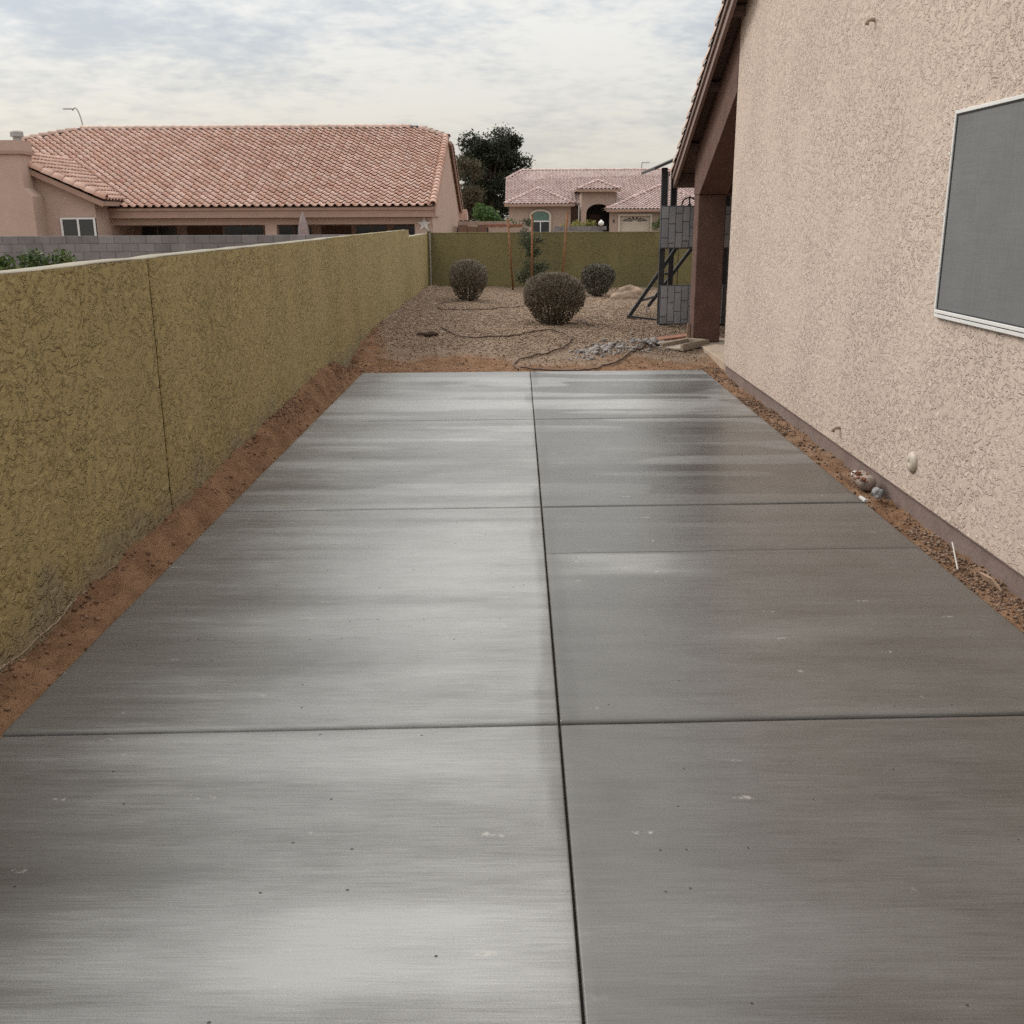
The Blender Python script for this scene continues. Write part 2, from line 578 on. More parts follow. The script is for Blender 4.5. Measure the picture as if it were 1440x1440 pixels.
def soil_mat():
    m, nt, b = new_mat('yard_soil')
    p = pos_coord(nt)
    at = nt.nodes.new('ShaderNodeAttribute')
    at.attribute_name = 'gravel'
    g = at.outputs['Fac']
    n1 = noise(nt, p, 5.0, 5.0, 0.65)
    n2 = noise(nt, p, 55.0, 4.0, 0.7)
    red = mix_col(nt, map_range(nt, n1, 0.3, 0.7), (0.185, 0.099, 0.055), (0.30, 0.172, 0.10))
    red = mix_col(nt, map_range(nt, n2, 0.5, 0.75, 0.0, 0.6), red, (0.30, 0.19, 0.13))
    tan = mix_col(nt, map_range(nt, n1, 0.3, 0.7), (0.225, 0.155, 0.108), (0.33, 0.25, 0.185))
    tan = mix_col(nt, map_range(nt, n2, 0.45, 0.7), tan, (0.17, 0.115, 0.08))
    gg = math_node(nt, 'ADD', g, math_node(nt, 'MULTIPLY', math_node(nt, 'SUBTRACT', n1, 0.5), 0.7))
    nt.links.new(mix_col(nt, map_range(nt, gg, 0.25, 0.75), red, tan), b.inputs['Base Color'])
    b.inputs['Roughness'].default_value = 0.95
    b.inputs['Specular IOR Level'].default_value = 0.15
    bp = nt.nodes.new('ShaderNodeBump')
    bp.inputs['Distance'].default_value = 0.032
    hh = math_node(nt, 'ADD', math_node(nt, 'MULTIPLY', n2, 0.6), math_node(nt, 'MULTIPLY', noise(nt, p, 16, 4.0, 0.65), 0.7))
    nt.links.new(hh, bp.inputs['Height'])
    nt.links.new(bp.outputs[0], b.inputs['Normal'])
    return m

def screen_mat():
    m, nt, b = new_mat('solar_screen')
    p = pos_coord(nt)
    weave = noise(nt, mapping(nt, p, (1, 4, 120)), 1.0, 2.0, 0.5)
    weave2 = noise(nt, mapping(nt, p, (1, 90, 3)), 1.0, 2.0, 0.5)
    dust = noise(nt, p, 3.5, 5.0, 0.65)
    f = math_node(nt, 'ADD', math_node(nt, 'MULTIPLY', weave, 0.3), math_node(nt, 'MULTIPLY', weave2, 0.25))
    f = math_node(nt, 'ADD', f, math_node(nt, 'MULTIPLY', dust, 0.45))
    nt.links.new(mix_col(nt, map_range(nt, f, 0.35, 0.65), (0.135, 0.135, 0.137), (0.165, 0.165, 0.167)), b.inputs['Base Color'])
    b.inputs['Roughness'].default_value = 0.75
    b.inputs['Specular IOR Level'].default_value = 0.3
    return m

M = {}
M['concrete'] = concrete_mat()
M['soil'] = soil_mat()
M['house_stucco'] = stucco('house_stucco', (0.55, 0.446, 0.378), 0.0085, 33.0, 0.06)
M['wall_stucco'] = stucco('olive_stucco', (0.375, 0.297, 0.14), 0.013, 24.0, 0.08, (0.235, 0.205, 0.15), -0.15)
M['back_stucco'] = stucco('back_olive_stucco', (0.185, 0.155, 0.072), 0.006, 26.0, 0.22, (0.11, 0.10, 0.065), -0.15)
M['brown_stucco'] = plain('brown_stucco', (0.125, 0.072, 0.058), 0.9, 0.18, 5.0, 0.010, 55.0, spec=0.2)
M['trim_brown'] = plain('trim_brown', (0.135, 0.082, 0.068), 0.7, 0.14, 7.0, 0.001, 40.0)
M['fascia'] = plain('fascia_paint', (0.21, 0.145, 0.125), 0.6, 0.12, 7.0, 0.001, 40.0)
M['stem_wall'] = plain('stem_wall_paint', (0.20, 0.148, 0.132), 0.85, 0.22, 3.0, 0.004, 40.0)
M['cap'] = plain('wall_cap_render', (0.28, 0.25, 0.195), 0.9, 0.15, 5.0, 0.006, 45.0)
M['bare'] = plain('bare_render', (0.40, 0.31, 0.25), 0.95, 0.2, 9.0, 0.006, 70.0)
M['white'] = plain('white_frame', (0.66, 0.65, 0.63), 0.5, 0.05, 6.0)
M['cream'] = plain('cream_plastic', (0.50, 0.43, 0.35), 0.5, 0.06, 6.0)
M['screen'] = screen_mat()
M['patio'] = plain('patio_concrete', (0.40, 0.31, 0.235), 0.8, 0.16, 4.0, 0.002, 70.0)
M['tile'] = island_mat('clay_tile', [(0.52, 0.305, 0.235), (0.56, 0.345, 0.27), (0.60, 0.39, 0.315), (0.65, 0.45, 0.375), (0.58, 0.365, 0.29)], 0.85, noise_var=0.12)
M['tile_far'] = island_mat('pink_tile', [(0.52, 0.365, 0.335), (0.60, 0.44, 0.41), (0.66, 0.51, 0.475)], 0.85, noise_var=0.1)
M['tile_pale'] = island_mat('pale_ridge_tile', [(0.50, 0.36, 0.30), (0.58, 0.45, 0.385)], 0.85, noise_var=0.1)
M['nb_wall'] = plain('neighbour_stucco', (0.44, 0.315, 0.262), 0.92, 0.07, 1.2, 0.006, 40.0, spec=0.2)
M['nb_trim'] = plain('neighbour_fascia', (0.33, 0.215, 0.165), 0.8, 0.08, 3.0)
M['far_wall'] = plain('far_stucco', (0.36, 0.265, 0.22), 0.92, 0.07, 1.0, spec=0.2)
M['far_trim'] = plain('far_trim', (0.50, 0.43, 0.36), 0.8, 0.06, 2.0)
M['dark'] = plain('dark_interior', (0.025, 0.022, 0.021), 0.6, 0.2, 2.0)
M['door_brown'] = plain('brown_door', (0.12, 0.06, 0.04), 0.6, 0.15, 3.0)
def glass_mat(name, col, rough=0.12):
    m, nt, b = new_mat(name)
    n = noise(nt, pos_coord(nt), 1.5, 3.0, 0.5)
    nt.links.new(mix_col(nt, n, tuple(c*0.8 for c in col), tuple(c*1.2 for c in col)), b.inputs['Base Color'])
    b.inputs['Roughness'].default_value = rough
    b.inputs['Specular IOR Level'].default_value = 0.6
    return m
M['glass'] = glass_mat('dark_glass', (0.035, 0.04, 0.042))
M['green_glass'] = glass_mat('green_tinted_glass', (0.10, 0.17, 0.15))
M['block'] = island_mat('grey_block', [(0.150, 0.138, 0.140), (0.175, 0.160, 0.162), (0.205, 0.188, 0.188)], 0.95, noise_var=0.14)
M['mortar'] = plain('mortar', (0.115, 0.105, 0.106), 0.95, 0.1, 5.0)
M['black_metal'] = plain('black_steel', (0.022, 0.021, 0.023), 0.6, 0.25, 8.0, spec=0.5)
M['panel_tile'] = island_mat('grey_panel_stone', [(0.235, 0.23, 0.243), (0.275, 0.27, 0.283), (0.305, 0.30, 0.313)], 0.6, noise_var=0.10)
M['panel_back'] = plain('panel_backing', (0.085, 0.082, 0.087), 0.6, 0.1, 8.0)
M['rust'] = plain('rusty_steel', (0.20, 0.085, 0.035), 0.8, 0.3, 20.0)
M['hose'] = plain('drip_hose', (0.11, 0.068, 0.048), 0.55, 0.2, 8.0)
M['rock'] = plain('sandstone_rock', (0.30, 0.215, 0.155), 0.95, 0.3, 5.0, 0.03, 14.0)
M['river'] = island_mat('grey_river_stone', [(0.15, 0.135, 0.13), (0.24, 0.215, 0.205), (0.33, 0.30, 0.285), (0.20, 0.17, 0.16)], 0.8, noise_var=0.2)
M['gravel'] = island_mat('tan_gravel', [(0.16, 0.10, 0.065), (0.25, 0.17, 0.118), (0.32, 0.23, 0.163), (0.41, 0.315, 0.235), (0.28, 0.19, 0.13)], 0.9, noise_var=0.12)
M['clod'] = island_mat('soil_clod', [(0.15, 0.082, 0.050), (0.20, 0.115, 0.072), (0.26, 0.158, 0.102), (0.18, 0.105, 0.068)], 0.95, noise_var=0.15)
M['clod_brown'] = island_mat('brown_clod', [(0.09, 0.052, 0.036), (0.14, 0.085, 0.058), (0.20, 0.13, 0.09), (0.28, 0.21, 0.16), (0.12, 0.07, 0.045)], 0.95, noise_var=0.15)
M['wood'] = plain('weathered_wood', (0.30, 0.20, 0.135), 0.85, 0.25, 14.0)
M['redwood'] = plain('red_plank', (0.30, 0.145, 0.095), 0.85, 0.25, 14.0)
M['splash'] = plain('splash_block', (0.36, 0.295, 0.23), 0.9, 0.2, 12.0, 0.004, 80.0)
M['twig'] = island_mat('dry_twig', [(0.19, 0.15, 0.115), (0.27, 0.225, 0.18), (0.36, 0.305, 0.25), (0.23, 0.19, 0.15)], 0.9)
M['twig_leaf'] = island_mat('brown_green_leaf', [(0.065, 0.058, 0.034), (0.11, 0.094, 0.058), (0.16, 0.13, 0.09), (0.085, 0.063, 0.045)], 0.85)
M['sage'] = island_mat('sage_leaf', [(0.07, 0.065, 0.046), (0.125, 0.115, 0.087), (0.20, 0.185, 0.15), (0.095, 0.08, 0.06)], 0.85)
M['tree_leaf'] = island_mat('evergreen_leaf', [(0.012, 0.018, 0.009), (0.024, 0.032, 0.016), (0.042, 0.052, 0.027), (0.030, 0.028, 0.016)], 0.8, 0.15)
M['tree_olive'] = island_mat('olive_leaf', [(0.05, 0.043, 0.024), (0.085, 0.07, 0.042), (0.12, 0.10, 0.06)], 0.85, 0.15)
M['shrub_leaf'] = island_mat('green_leaf', [(0.035, 0.075, 0.018), (0.06, 0.12, 0.028), (0.10, 0.17, 0.045)], 0.6, 0.25)
M['citrus_leaf'] = island_mat('citrus_leaf', [(0.022, 0.042, 0.012), (0.042, 0.075, 0.020), (0.08, 0.12, 0.035), (0.14, 0.16, 0.05)], 0.5, 0.2)
M['yellow_leaf'] = island_mat('yellow_green_leaf', [(0.14, 0.15, 0.03), (0.24, 0.22, 0.06), (0.30, 0.28, 0.10)], 0.7, 0.2)
M['sapling_leaf'] = island_mat('sapling_leaf', [(0.045, 0.055, 0.028), (0.08, 0.09, 0.05), (0.12, 0.125, 0.08)], 0.75, 0.2)
M['bark'] = plain('bark', (0.10, 0.075, 0.055), 0.95, 0.3, 12.0, 0.01, 60.0)
M['far_ground'] = plain('far_ground', (0.30, 0.225, 0.17), 0.95, 0.2, 0.6, 0.02, 9.0)
M['asphalt'] = plain('asphalt', (0.055, 0.054, 0.054), 0.9, 0.15, 2.0)
M['galv'] = plain('galvanised', (0.36, 0.35, 0.34), 0.5, 0.12, 6.0, metal=0.4)
M['stick'] = plain('dusty_stick', (0.50, 0.47, 0.43), 0.7, 0.1, 20.0)
M['umbrella'] = plain('mauve_fabric', (0.32, 0.25, 0.245), 0.9, 0.12, 6.0)
M['plastic_clear'] = plain('dusty_plastic', (0.30, 0.245, 0.21), 0.35, 0.3, 30.0)
M['foil'] = plain('crumpled_grey_plastic', (0.26, 0.265, 0.275), 0.35, 0.6, 30.0, 0.02, 40.0)
M['rubble'] = island_mat('red_rubble', [(0.20, 0.07, 0.035), (0.28, 0.12, 0.07), (0.12, 0.05, 0.035)], 0.9)
M['green_box'] = plain('green_plastic', (0.02, 0.13, 0.075), 0.5, 0.1, 6.0)
M['brick_red'] = plain('red_brick', (0.22, 0.085, 0.05), 0.9, 0.25, 8.0)

# ================================================================= SETTING
SLAB_L, SLAB_R, CJ = -1.68, 2.015, 0.132
WALL_X, WALL_TOP = -1.9, 1.41
HOUSE_X = 2.25
BACK_Y = 22.4

# ---- outer ground, one sheet to the horizon
me = arr_mesh('ground', np.array([(-3000, -3000, -0.42), (3000, -3000, -0.42), (3000, 3000, -0.42), (-3000, 3000, -0.42)]), [np.array([[0, 1, 2, 3]])])
g = mobj('ground', me, M['far_ground'])
tag(g, 'bare tan ground beyond the yard walls', None, kind='structure')

# ---- street in front of the far house
me = MB().box(-120, 120, 66.0, 72.5, -0.5, -0.41).mesh('road')
tag(mobj('road', me, M['asphalt']), 'dark asphalt street in front of the far house', None, kind='structure')

# ---- the yard inside the walls
def slab_y(c, x):
    return c + 0.04*(x - CJ)
def yard_z(x, y):
    # left bank climbing to the wall
    t = np.clip((x - SLAB_L)/(WALL_X - SLAB_L), 0, 1.3)
    bank = sstep(0.15, 1.0, t)*np.clip(0.02 + (y - 3.4)*0.033, -0.02, 0.24)
    left = -0.035 + bank
    # right strip beside the stem wall
    right = -0.055 - 0.004*sstep(2.05, 2.25, x)
    under = np.full_like(x, -0.14)
    base = np.where(x < SLAB_L + 0.03, left, np.where(x > SLAB_R - 0.03, right, under))
    far = slab_y(11.13, x)
    dy = y - far
    lift = sstep(-0.02, 2.6, dy)
    lift = lift*(1 - sstep(1.3, 2.1, x)*sstep(15.0, 13.3, y))
    gravel = -0.03 + 0.19*lift + 0.05*sstep(0.4, 2.0, dy)*sstep(1.3, 2.1, x)*sstep(15.0, 13.3, y) + 0.06*sstep(0.9, -1.9, x)*sstep(0.0, 1.2, dy)
    z = np.where(dy > 0, gravel, base)
    # left strip blends into the gravel level
    k = sstep(10.2, 11.6, y)
    z = np.where((x < SLAB_L + 0.03), left*(1-k) + gravel*k, z)
    k2 = sstep(10.9, 11.6, y)
    z = np.where((x > SLAB_R - 0.03), right*(1-k2) + gravel*k2, z)
    rough = (fbm(x*3.1, y*3.1, 4, 2) - 0.5)*0.05 + (fbm(x*13, y*11, 3, 5) - 0.5)*0.04 + (np.abs(fbm(x*9, y*6, 3, 8) - 0.5))*0.13*sstep(SLAB_L, SLAB_L - 0.1, x)
    open_ = np.where((dy > 0.02) | (x < SLAB_L - 0.01) | (x > SLAB_R + 0.01), 1.0, 0.0)
    edge = np.where(dy > 0, sstep(0.0, 0.3, dy), np.where(x < 0, sstep(SLAB_L, SLAB_L - 0.10, x), sstep(SLAB_R, SLAB_R + 0.10, x)))
    z = z + rough*open_*(0.35 + 0.65*edge)
    return z
def grid_mesh(xs, ys):
    X, Y = np.meshgrid(xs, ys)
    nx, ny = len(xs), len(ys)
    idx = np.arange(nx*ny).reshape(ny, nx)
    F = np.stack([idx[:-1, :-1], idx[:-1, 1:], idx[1:, 1:], idx[1:, :-1]], -1).reshape(-1, 4)
    return X.ravel(), Y.ravel(), F
xs = np.concatenate([np.arange(-2.05, SLAB_L + 0.05, 0.018), np.arange(SLAB_L + 0.08, SLAB_R - 0.05, 0.05), np.arange(SLAB_R - 0.03, 2.4, 0.018), np.arange(2.42, 4.0, 0.05), np.arange(4.05, 12.5, 0.4)])
ys = np.concatenate([np.arange(-3.0, 1.6, 0.2), np.arange(1.6, 13.0, 0.028), np.arange(13.0, 22.6, 0.06)])
X, Y, F = grid_mesh(xs, ys)
Z = yard_z(X, Y)
me = arr_mesh('yard', np.stack([X, Y, Z], -1), F, smooth=True)
gr = sstep(0.1, 1.5, Y - slab_y(11.13, X) + 1.0*(fbm(X*1.3, Y*1.3, 3, 9) - 0.5))*sstep(-1.95, -1.2, X + 0.35*sstep(12, 14.5, Y))
gr = np.where((X > SLAB_R) & (Y < 11.5), 0.36 + 0.3*(fbm(X*2, Y*1.5, 3, 4) - 0.5), gr)
a = me.attributes.new('gravel', 'FLOAT', 'POINT')
a.data.foreach_set('value', gr.astype(np.float32))
yard = tag(mobj('yard', me, M['soil']), 'red-brown soil and tan gravel yard inside the walls', None, kind='structure')

# ---- concrete slab, panel by panel
def dry_and_sheen(x, y, col):  # drying patches, with sky sheen and mirrored wall tones put into the colour
    d = np.full_like(x, 0.0)
    def blob(cx, cy, rx, ry, amt):
        return amt*np.exp(-(((x-cx)/rx)**2 + ((y-cy)/ry)**2))
    def soft(x0, x1, y0, y1, fx, fy, amt):
        return amt*sstep(x0-fx, x0+fx, x)*sstep(x1+fx, x1-fx, x)*sstep(y0-fy, y0+fy, y)*sstep(y1+fy, y1-fy, y)
    wob = 0.07*(vnoise(x*0.8, y*26, 3) - 0.5) + 0.08*(vnoise(x*0.9, y*9, 6) - 0.5)
    if col == 0:
        d = 0.66 + 0.08*sstep(4.0, 7.0, y) + 0.04*sstep(8.0, 10.5, y)  # paler left half and far end: sky reflection put into the tone
        d -= 0.24*sstep(-0.75, -1.6, x + wob*3)*sstep(8.5, 3.5, y)  # darker left edge: mirrored wall shade painted in
        d += blob(-0.45, 4.3, 0.55, 1.0, 0.24) + blob(-0.2, 5.1, 0.5, 0.6, 0.12)
        d += soft(-0.62 + 0, 0.055, 1.83, 2.13, 0.20, 0.05, 0.24) + blob(-0.75, 1.95, 0.55, 0.2, 0.16)
        d += blob(-0.6, 2.85, 0.7, 0.16, 0.16) + blob(-1.3, 2.9, 0.4, 0.12, 0.08)
        d -= blob(-0.95, 3.55, 0.38, 0.22, 0.26) + blob(-1.0, 4.15, 0.35, 0.14, 0.20) + blob(-0.35, 4.18, 0.3, 0.06, 0.22)
        d -= blob(-1.3, 2.25, 0.5, 0.25, 0.20) + blob(-0.55, 2.42, 0.6, 0.09, 0.10)
        d -= blob(-0.2, 5.42, 0.5, 0.05, 0.16) + blob(-1.25, 6.15, 0.5, 0.07, 0.20) + blob(-0.9, 7.0, 0.5, 0.10, 0.12)
        d -= blob(-1.3, 9.6, 0.5, 0.22, 0.22) + blob(-0.7, 10.3, 0.35, 0.18, 0.24) + blob(-1.5, 10.6, 0.25, 0.3, 0.22)
        d += blob(-0.4, 9.0, 0.8, 0.35, 0.16) + blob(-0.5, 7.6, 0.8, 0.3, 0.12)
        edge = 0.035 + 0.05*(vnoise(y*2.3, y*0 + 1.0, 8) - 0.3)     # hand-edged strip along the joint
        d -= 0.17*sstep(CJ - edge - 0.012, CJ - edge + 0.012, x)*sstep(0.35, 0.55, vnoise(y*1.1, y*0+4.0, 12))
    else:
        d = 0.25 + 0.24*sstep(5.6, 8.4, y) + 0.12*sstep(8.3, 9.4, y)  # paler with distance: sky reflection put into the tone
        d -= 0.12*sstep(0.5, 1.8, x)  # darker to the right: reflected house wall painted in
        d += 0.10*sstep(0.9, 0.3, x)*sstep(3.5, 1.8, y)
        d += soft(0.12, 0.85, 4.50, 4.835, 0.30, 0.06, 0.40)*(y < 4.845) + blob(0.25, 4.42, 0.12, 0.10, 0.2)
        d += blob(1.0, 3.75, 0.25, 0.10, 0.18) + blob(1.4, 3.13, 0.6, 0.035, 0.24) + blob(0.5, 2.0, 0.6, 0.10, 0.13)
        d += blob(0.8, 7.2, 0.4, 0.22, 0.26) + blob(0.95, 9.0, 0.5, 0.35, 0.26) + blob(0.45, 6.9, 0.35, 0.12, 0.18) + blob(1.0, 5.3, 0.5, 0.06, 0.14)
        d -= blob(1.3, 6.6, 0.6, 0.12, 0.20) + blob(1.4, 9.8, 0.6, 0.2, 0.28) + blob(0.6, 7.9, 0.4, 0.12, 0.15) + blob(1.5, 7.9, 0.4, 0.15, 0.16)
        d -= blob(0.28, 2.62, 0.07, 0.10, 0.14)
        edge = 0.06 + 0.05*(vnoise(y*2.0, y*0 + 3.0, 15) - 0.3)
        d -= 0.13*sstep(CJ + edge + 0.02, CJ + edge - 0.02, x)*sstep(0.4, 0.6, vnoise(y*1.3, y*0+7.0, 14))
    pat = sstep(0.46, 0.54, vnoise(x*0.8 + 0.6*vnoise(x*3, y*3, 71), y*6.5, 70)) - 0.5
    d = d + wob*0.9 + pat*((0.26 if col else 0.14)*sstep(5.5, 6.2, y) + 0.02)
    return np.clip(d, 0.02, 1.0)

slab = bpy.data.objects.new('concrete_slab', None)
link(slab)
tag(slab, 'fresh grey broomed concrete slab between olive wall and house', None, kind='structure')
BEV_X, BEV_Y = 0.006, 0.013
def slab_panel(x0, x1, c0, c1, col, gap0, gap1, gx0, gx1):
    vis = c1 > 1.0
    nx = 70 if vis else 4
    ny = max(4, int((c1 - c0)/0.025)) if vis else 4
    W_ = (x1 - gx1) - (x0 + gx0)
    u = np.concatenate([[0, BEV_X*0.3, BEV_X], np.linspace(0.03, W_ - 0.03, nx), [W_ - BEV_X, W_ - BEV_X*0.3, W_]])
    L = (c1 - gap1) - (c0 + gap0)
    b0 = 0.002 if gap0 < 0.002 else BEV_Y
    b1 = 0.002 if gap1 < 0.002 else BEV_Y
    v = np.concatenate([[0, b0*0.3, b0], np.linspace(0.03, L - 0.03, ny), [L - b1, L - b1*0.3, L]])
    U, Vv, F = grid_mesh(u, v)
    x = x0 + gx0 + U
    y = slab_y(c0 + gap0 + Vv, x)
    def drop(e, bev):
        return np.where(e < bev, 0.8*bev*(1 - np.sqrt(np.clip(1 - ((bev - e)/bev)**2, 0, 1))), 0)
    dz = np.maximum(drop(np.minimum(U, W_ - U), BEV_X), np.maximum(drop(Vv, b0), drop(L - Vv, b1)))
    z = -dz + (fbm(x*1.7, y*3, 3, 21) - 0.5)*0.0035
    if x0 < -1:       # slightly wavering outer edges
        x = x - np.where(U < 0.002, 0.006*(fbm(y*5, y*0 + 2.0, 3, 50) - 0.3), 0)
    else:
        x = x + np.where(U > W_ - 0.002, 0.006*(fbm(y*5, y*0 + 4.0, 3, 51) - 0.3), 0)
    # side skirt
    n = len(u)
    mI = len(v)
    ring = [(i) for i in range(n)] + [(j*n + n-1) for j in range(1, mI)] + [((mI-1)*n + i) for i in range(n-2, -1, -1)] + [j*n for j in range(mI-2, 0, -1)]
    ring = np.array(ring)
    V = np.stack([x, y, z], -1)
    low = V[ring].copy()
    low[:, 2] = -0.10
    k = len(V)
    r2 = np.arange(len(ring)) + k
    S = np.stack([ring, r2, np.roll(r2, -1), np.roll(ring, -1)], -1)
    V = np.concatenate([V, low])
    me = arr_mesh('panel', V, [F, S], smooth=True)
    dv = dry_and_sheen(V[:, 0], V[:, 1], col)
    at = me.attributes.new('dry', 'FLOAT', 'POINT')
    at.data.foreach_set('value', dv.astype(np.float32))
    mobj('panel', me, M['concrete'], slab)
cs = [-2.2, 0.42, 3.055, 5.69, 8.37, 11.13]
for i in range(5):
    slab_panel(SLAB_L, CJ, cs[i], cs[i+1], 0, 0.0085, 0.0085, 0.0, 0.0035)
    if i == 2:
        slab_panel(CJ, SLAB_R, cs[i], 4.835, 1, 0.0085, 0.0018, 0.0035, 0.0)
        slab_panel(CJ, SLAB_R, 4.835, cs[i+1], 1, 0.0018, 0.0085, 0.0035, 0.0)
    else:
        slab_panel(CJ, SLAB_R, cs[i], cs[i+1], 1, 0.0085, 0.0085, 0.0035, 0.0)
MB().prism([(SLAB_L+0.02, -2.19), (SLAB_R-0.02, -2.05), (SLAB_R-0.02, 11.15), (SLAB_L+0.02, 11.0)], 'z', -0.12, -0.026).build('joint_filler', plain('joint_dirt', (0.05, 0.042, 0.032), 0.95, 0.3, 20.0), slab)

# ---- loose pieces: gravel, clods
ICO_V, ICO_F = None, None
def ico():
    global ICO_V, ICO_F
    if ICO_V is None:
        bm = bmesh.new()
        bmesh.ops.create_icosphere(bm, subdivisions=1, radius=1.0)
        ICO_V = np.array([v.co[:] for v in bm.verts])
        ICO_F = np.array([[v.index for v in f.verts] for f in bm.faces])
        bm.free()
    return ICO_V, ICO_F
OCT_V = np.array([(1, 0, 0), (0, 1, 0), (-1, 0, 0), (0, -1, 0), (0, 0, 1), (0, 0, -1)], float)
OCT_F = np.array([(0, 1, 4), (1, 2, 4), (2, 3, 4), (3, 0, 4), (1, 0, 5), (2, 1, 5), (3, 2, 5), (0, 3, 5)])
def pebbles(name, P, size, shape, mat, parent=None, flat=0.6, smooth=False):
    bv, bf = shape
    n, k = len(P), len(bv)
    V = bv[None]*(1 + rng.uniform(-0.25, 0.25, (n, k, 1)))
    s = size[:, None, None]*rng.uniform(0.65, 1.25, (n, 1, 3))*np.array([1, 1, flat])
    V = V*s
    # random tilt and spin
    t = rng.uniform(0, 2*np.pi, n)
    c, si = np.cos(t)[:, None], np.sin(t)[:, None]
    x, y = V[..., 0]*c - V[..., 1]*si, V[..., 0]*si + V[..., 1]*c
    tl = rng.normal(0, 0.35, n)
    c, si = np.cos(tl)[:, None], np.sin(tl)[:, None]
    y2, z2 = y*c - V[..., 2]*si, y*si + V[..., 2]*c
    V = np.stack([x, y2, z2], -1) + P[:, None, :]
    F = (bf[None] + (np.arange(n)*k)[:, None, None]).reshape(-1, bf.shape[1])
    return mobj(name, arr_mesh(name, V.reshape(-1, 3), F, smooth), mat, parent)
def ground_pts(n, x0, x1, y0, y1, keep=None, up=0.004):
    x = rng.uniform(x0, x1, n)
    y = rng.uniform(y0, y1, n)
    if keep is not None:
        k = keep(x, y)
        x, y = x[k], y[k]
    return np.stack([x, y, yard_z(x, y) + up], -1)
def keep_gravel(x, y):
    d = y - slab_y(11.13, x)
    dens = sstep(0.5, 2.3, d + 0.9*(fbm(x*1.6, y*1.6, 3, 9) - 0.5))*(0.35 + 0.65*sstep(-1.9, -1.3, x))
    dens = np.maximum(dens, 0.10*(d > 0.08))
    clear = ~((x > 2.2) & (y < 13.75))
    return (rng.random(len(x)) < dens) & (d > 0.05) & clear
P = np.concatenate([ground_pts(70000, -1.88, 3.6, 11.2, 17.5, keep_gravel), ground_pts(34000, -1.88, 5.5, 17.5, 22.35, keep_gravel)])
gv = pebbles('gravel', P, rng.uniform(0.006, 0.015, len(P)), (OCT_V, OCT_F), M['gravel'])
tag(gv, 'loose tan landscaping gravel covering the far yard', 'gravel', kind='stuff')
P = ground_pts(11000, SLAB_R + 0.02, HOUSE_X + 0.01, 3.2, 11.6, lambda x, y: rng.random(len(x)) < 0.10 + 0.75*sstep(0.42, 0.62, fbm(x*3, y*1.7, 3, 30)))
pb = pebbles('soil_crumbs', P, 0.002 + 0.010*rng.random(len(P))**3.0, ico(), M['clod_brown'], None, 0.75)
tag(pb, 'dark brown crumbs of soil and gravel beside the house foundation', 'soil', kind='stuff')
P = np.concatenate([ground_pts(7000, WALL_X, SLAB_L - 0.02, 2.6, 11.6, lambda x, y: rng.random(len(x)) < 0.08 + 0.92*sstep(0.45, 0.6, fbm(x*4, y*1.5, 3, 33))*sstep(-1.74, -1.88, x)),
                    ground_pts(1500, -1.88, 2.2, 11.15, 12.6, lambda x, y: (y > slab_y(11.17, x)) & (rng.random(len(x)) < 0.6))])
pb = pebbles('red_clods', P, 0.002 + 0.014*rng.random(len(P))**3.5, ico(), M['clod'], None, 0.75)
tag(pb, 'red-brown dirt clods along the olive wall and slab end', 'soil', kind='stuff')

# ================================================================= WALLS
def seg_axis(bounds_steps):
    out = []
    for a, b, s in bounds_steps:
        n = max(1, int(round((b - a)/s)))
        out.append(np.linspace(a, b, n, endpoint=False))
    out.append([bounds_steps[-1][1]])
    return np.concatenate(out)
def merge(parts):
    V, F, n = [], [], 0
    for v, f in parts:
        V.append(np.asarray(v, float))
        F += [np.asarray(q) + n for q in f]
        n += len(v)
    return np.concatenate(V), F
def box_arr(x0, x1, y0, y1, z0, z1):
    v = [(x0, y0, z0), (x1, y0, z0), (x1, y1, z0), (x0, y1, z0), (x0, y0, z1), (x1, y0, z1), (x1, y1, z1), (x0, y1, z1)]
    f = [np.array([(0, 3, 2, 1), (4, 5, 6, 7), (0, 1, 5, 4), (1, 2, 6, 5), (2, 3, 7, 6), (3, 0, 4, 7)])]
    return v, f

lw = thing('garden_wall', 'long olive stucco wall with pale cap running down the left side', 'wall', (0, 0, 0))
def wall_section(y0, y1, top, ysteps, zs):
    ys = seg_axis(ysteps)
    zv = seg_axis([(-0.12, top, zs)])
    Yg, Zg, F = grid_mesh(ys, zv)
    V = np.stack([WALL_X - tears(Yg, Zg, 0.0045, 17.0, 3) - 0.012*np.exp(-((Yg - 4.55 - 0.02*np.sin(Zg*9))/0.010)**2)*sstep(1.10, 1.25, Zg), Yg, Zg], -1)
    # rounded groove edges
    e = np.minimum(Yg - y0, y1 - Yg)
    V[:, 0] -= 0.010*np.clip(1 - e/0.012, 0, 1)**2
    v, f = merge([(V, [F]), box_arr(WALL_X - 0.11, WALL_X - 0.055, y0 - 0.004, y1 + 0.004, -0.45, top - 0.002)])
    mobj('wall_section', arr_mesh('wall_section', v, f, smooth=True), M['wall_stucco'], lw)
wall_section(-3.0, -0.05, WALL_TOP, [(-3.0, -0.05, 0.3)], 0.2)
wall_section(-0.04, 5.400, WALL_TOP, [(-0.04, 3.2, 0.05), (3.2, 5.400, 0.0075)], 0.0085)
wall_section(5.426, 10.885, WALL_TOP, [(5.426, 7.5, 0.009), (7.5, 10.885, 0.013)], 0.010)
wall_section(10.90, 18.5, WALL_TOP + 0.01, [(10.90, 18.5, 0.018)], 0.014)
wall_section(18.51, BACK_Y - 0.02, 1.30, [(18.51, BACK_Y - 0.02, 0.025)], 0.018)
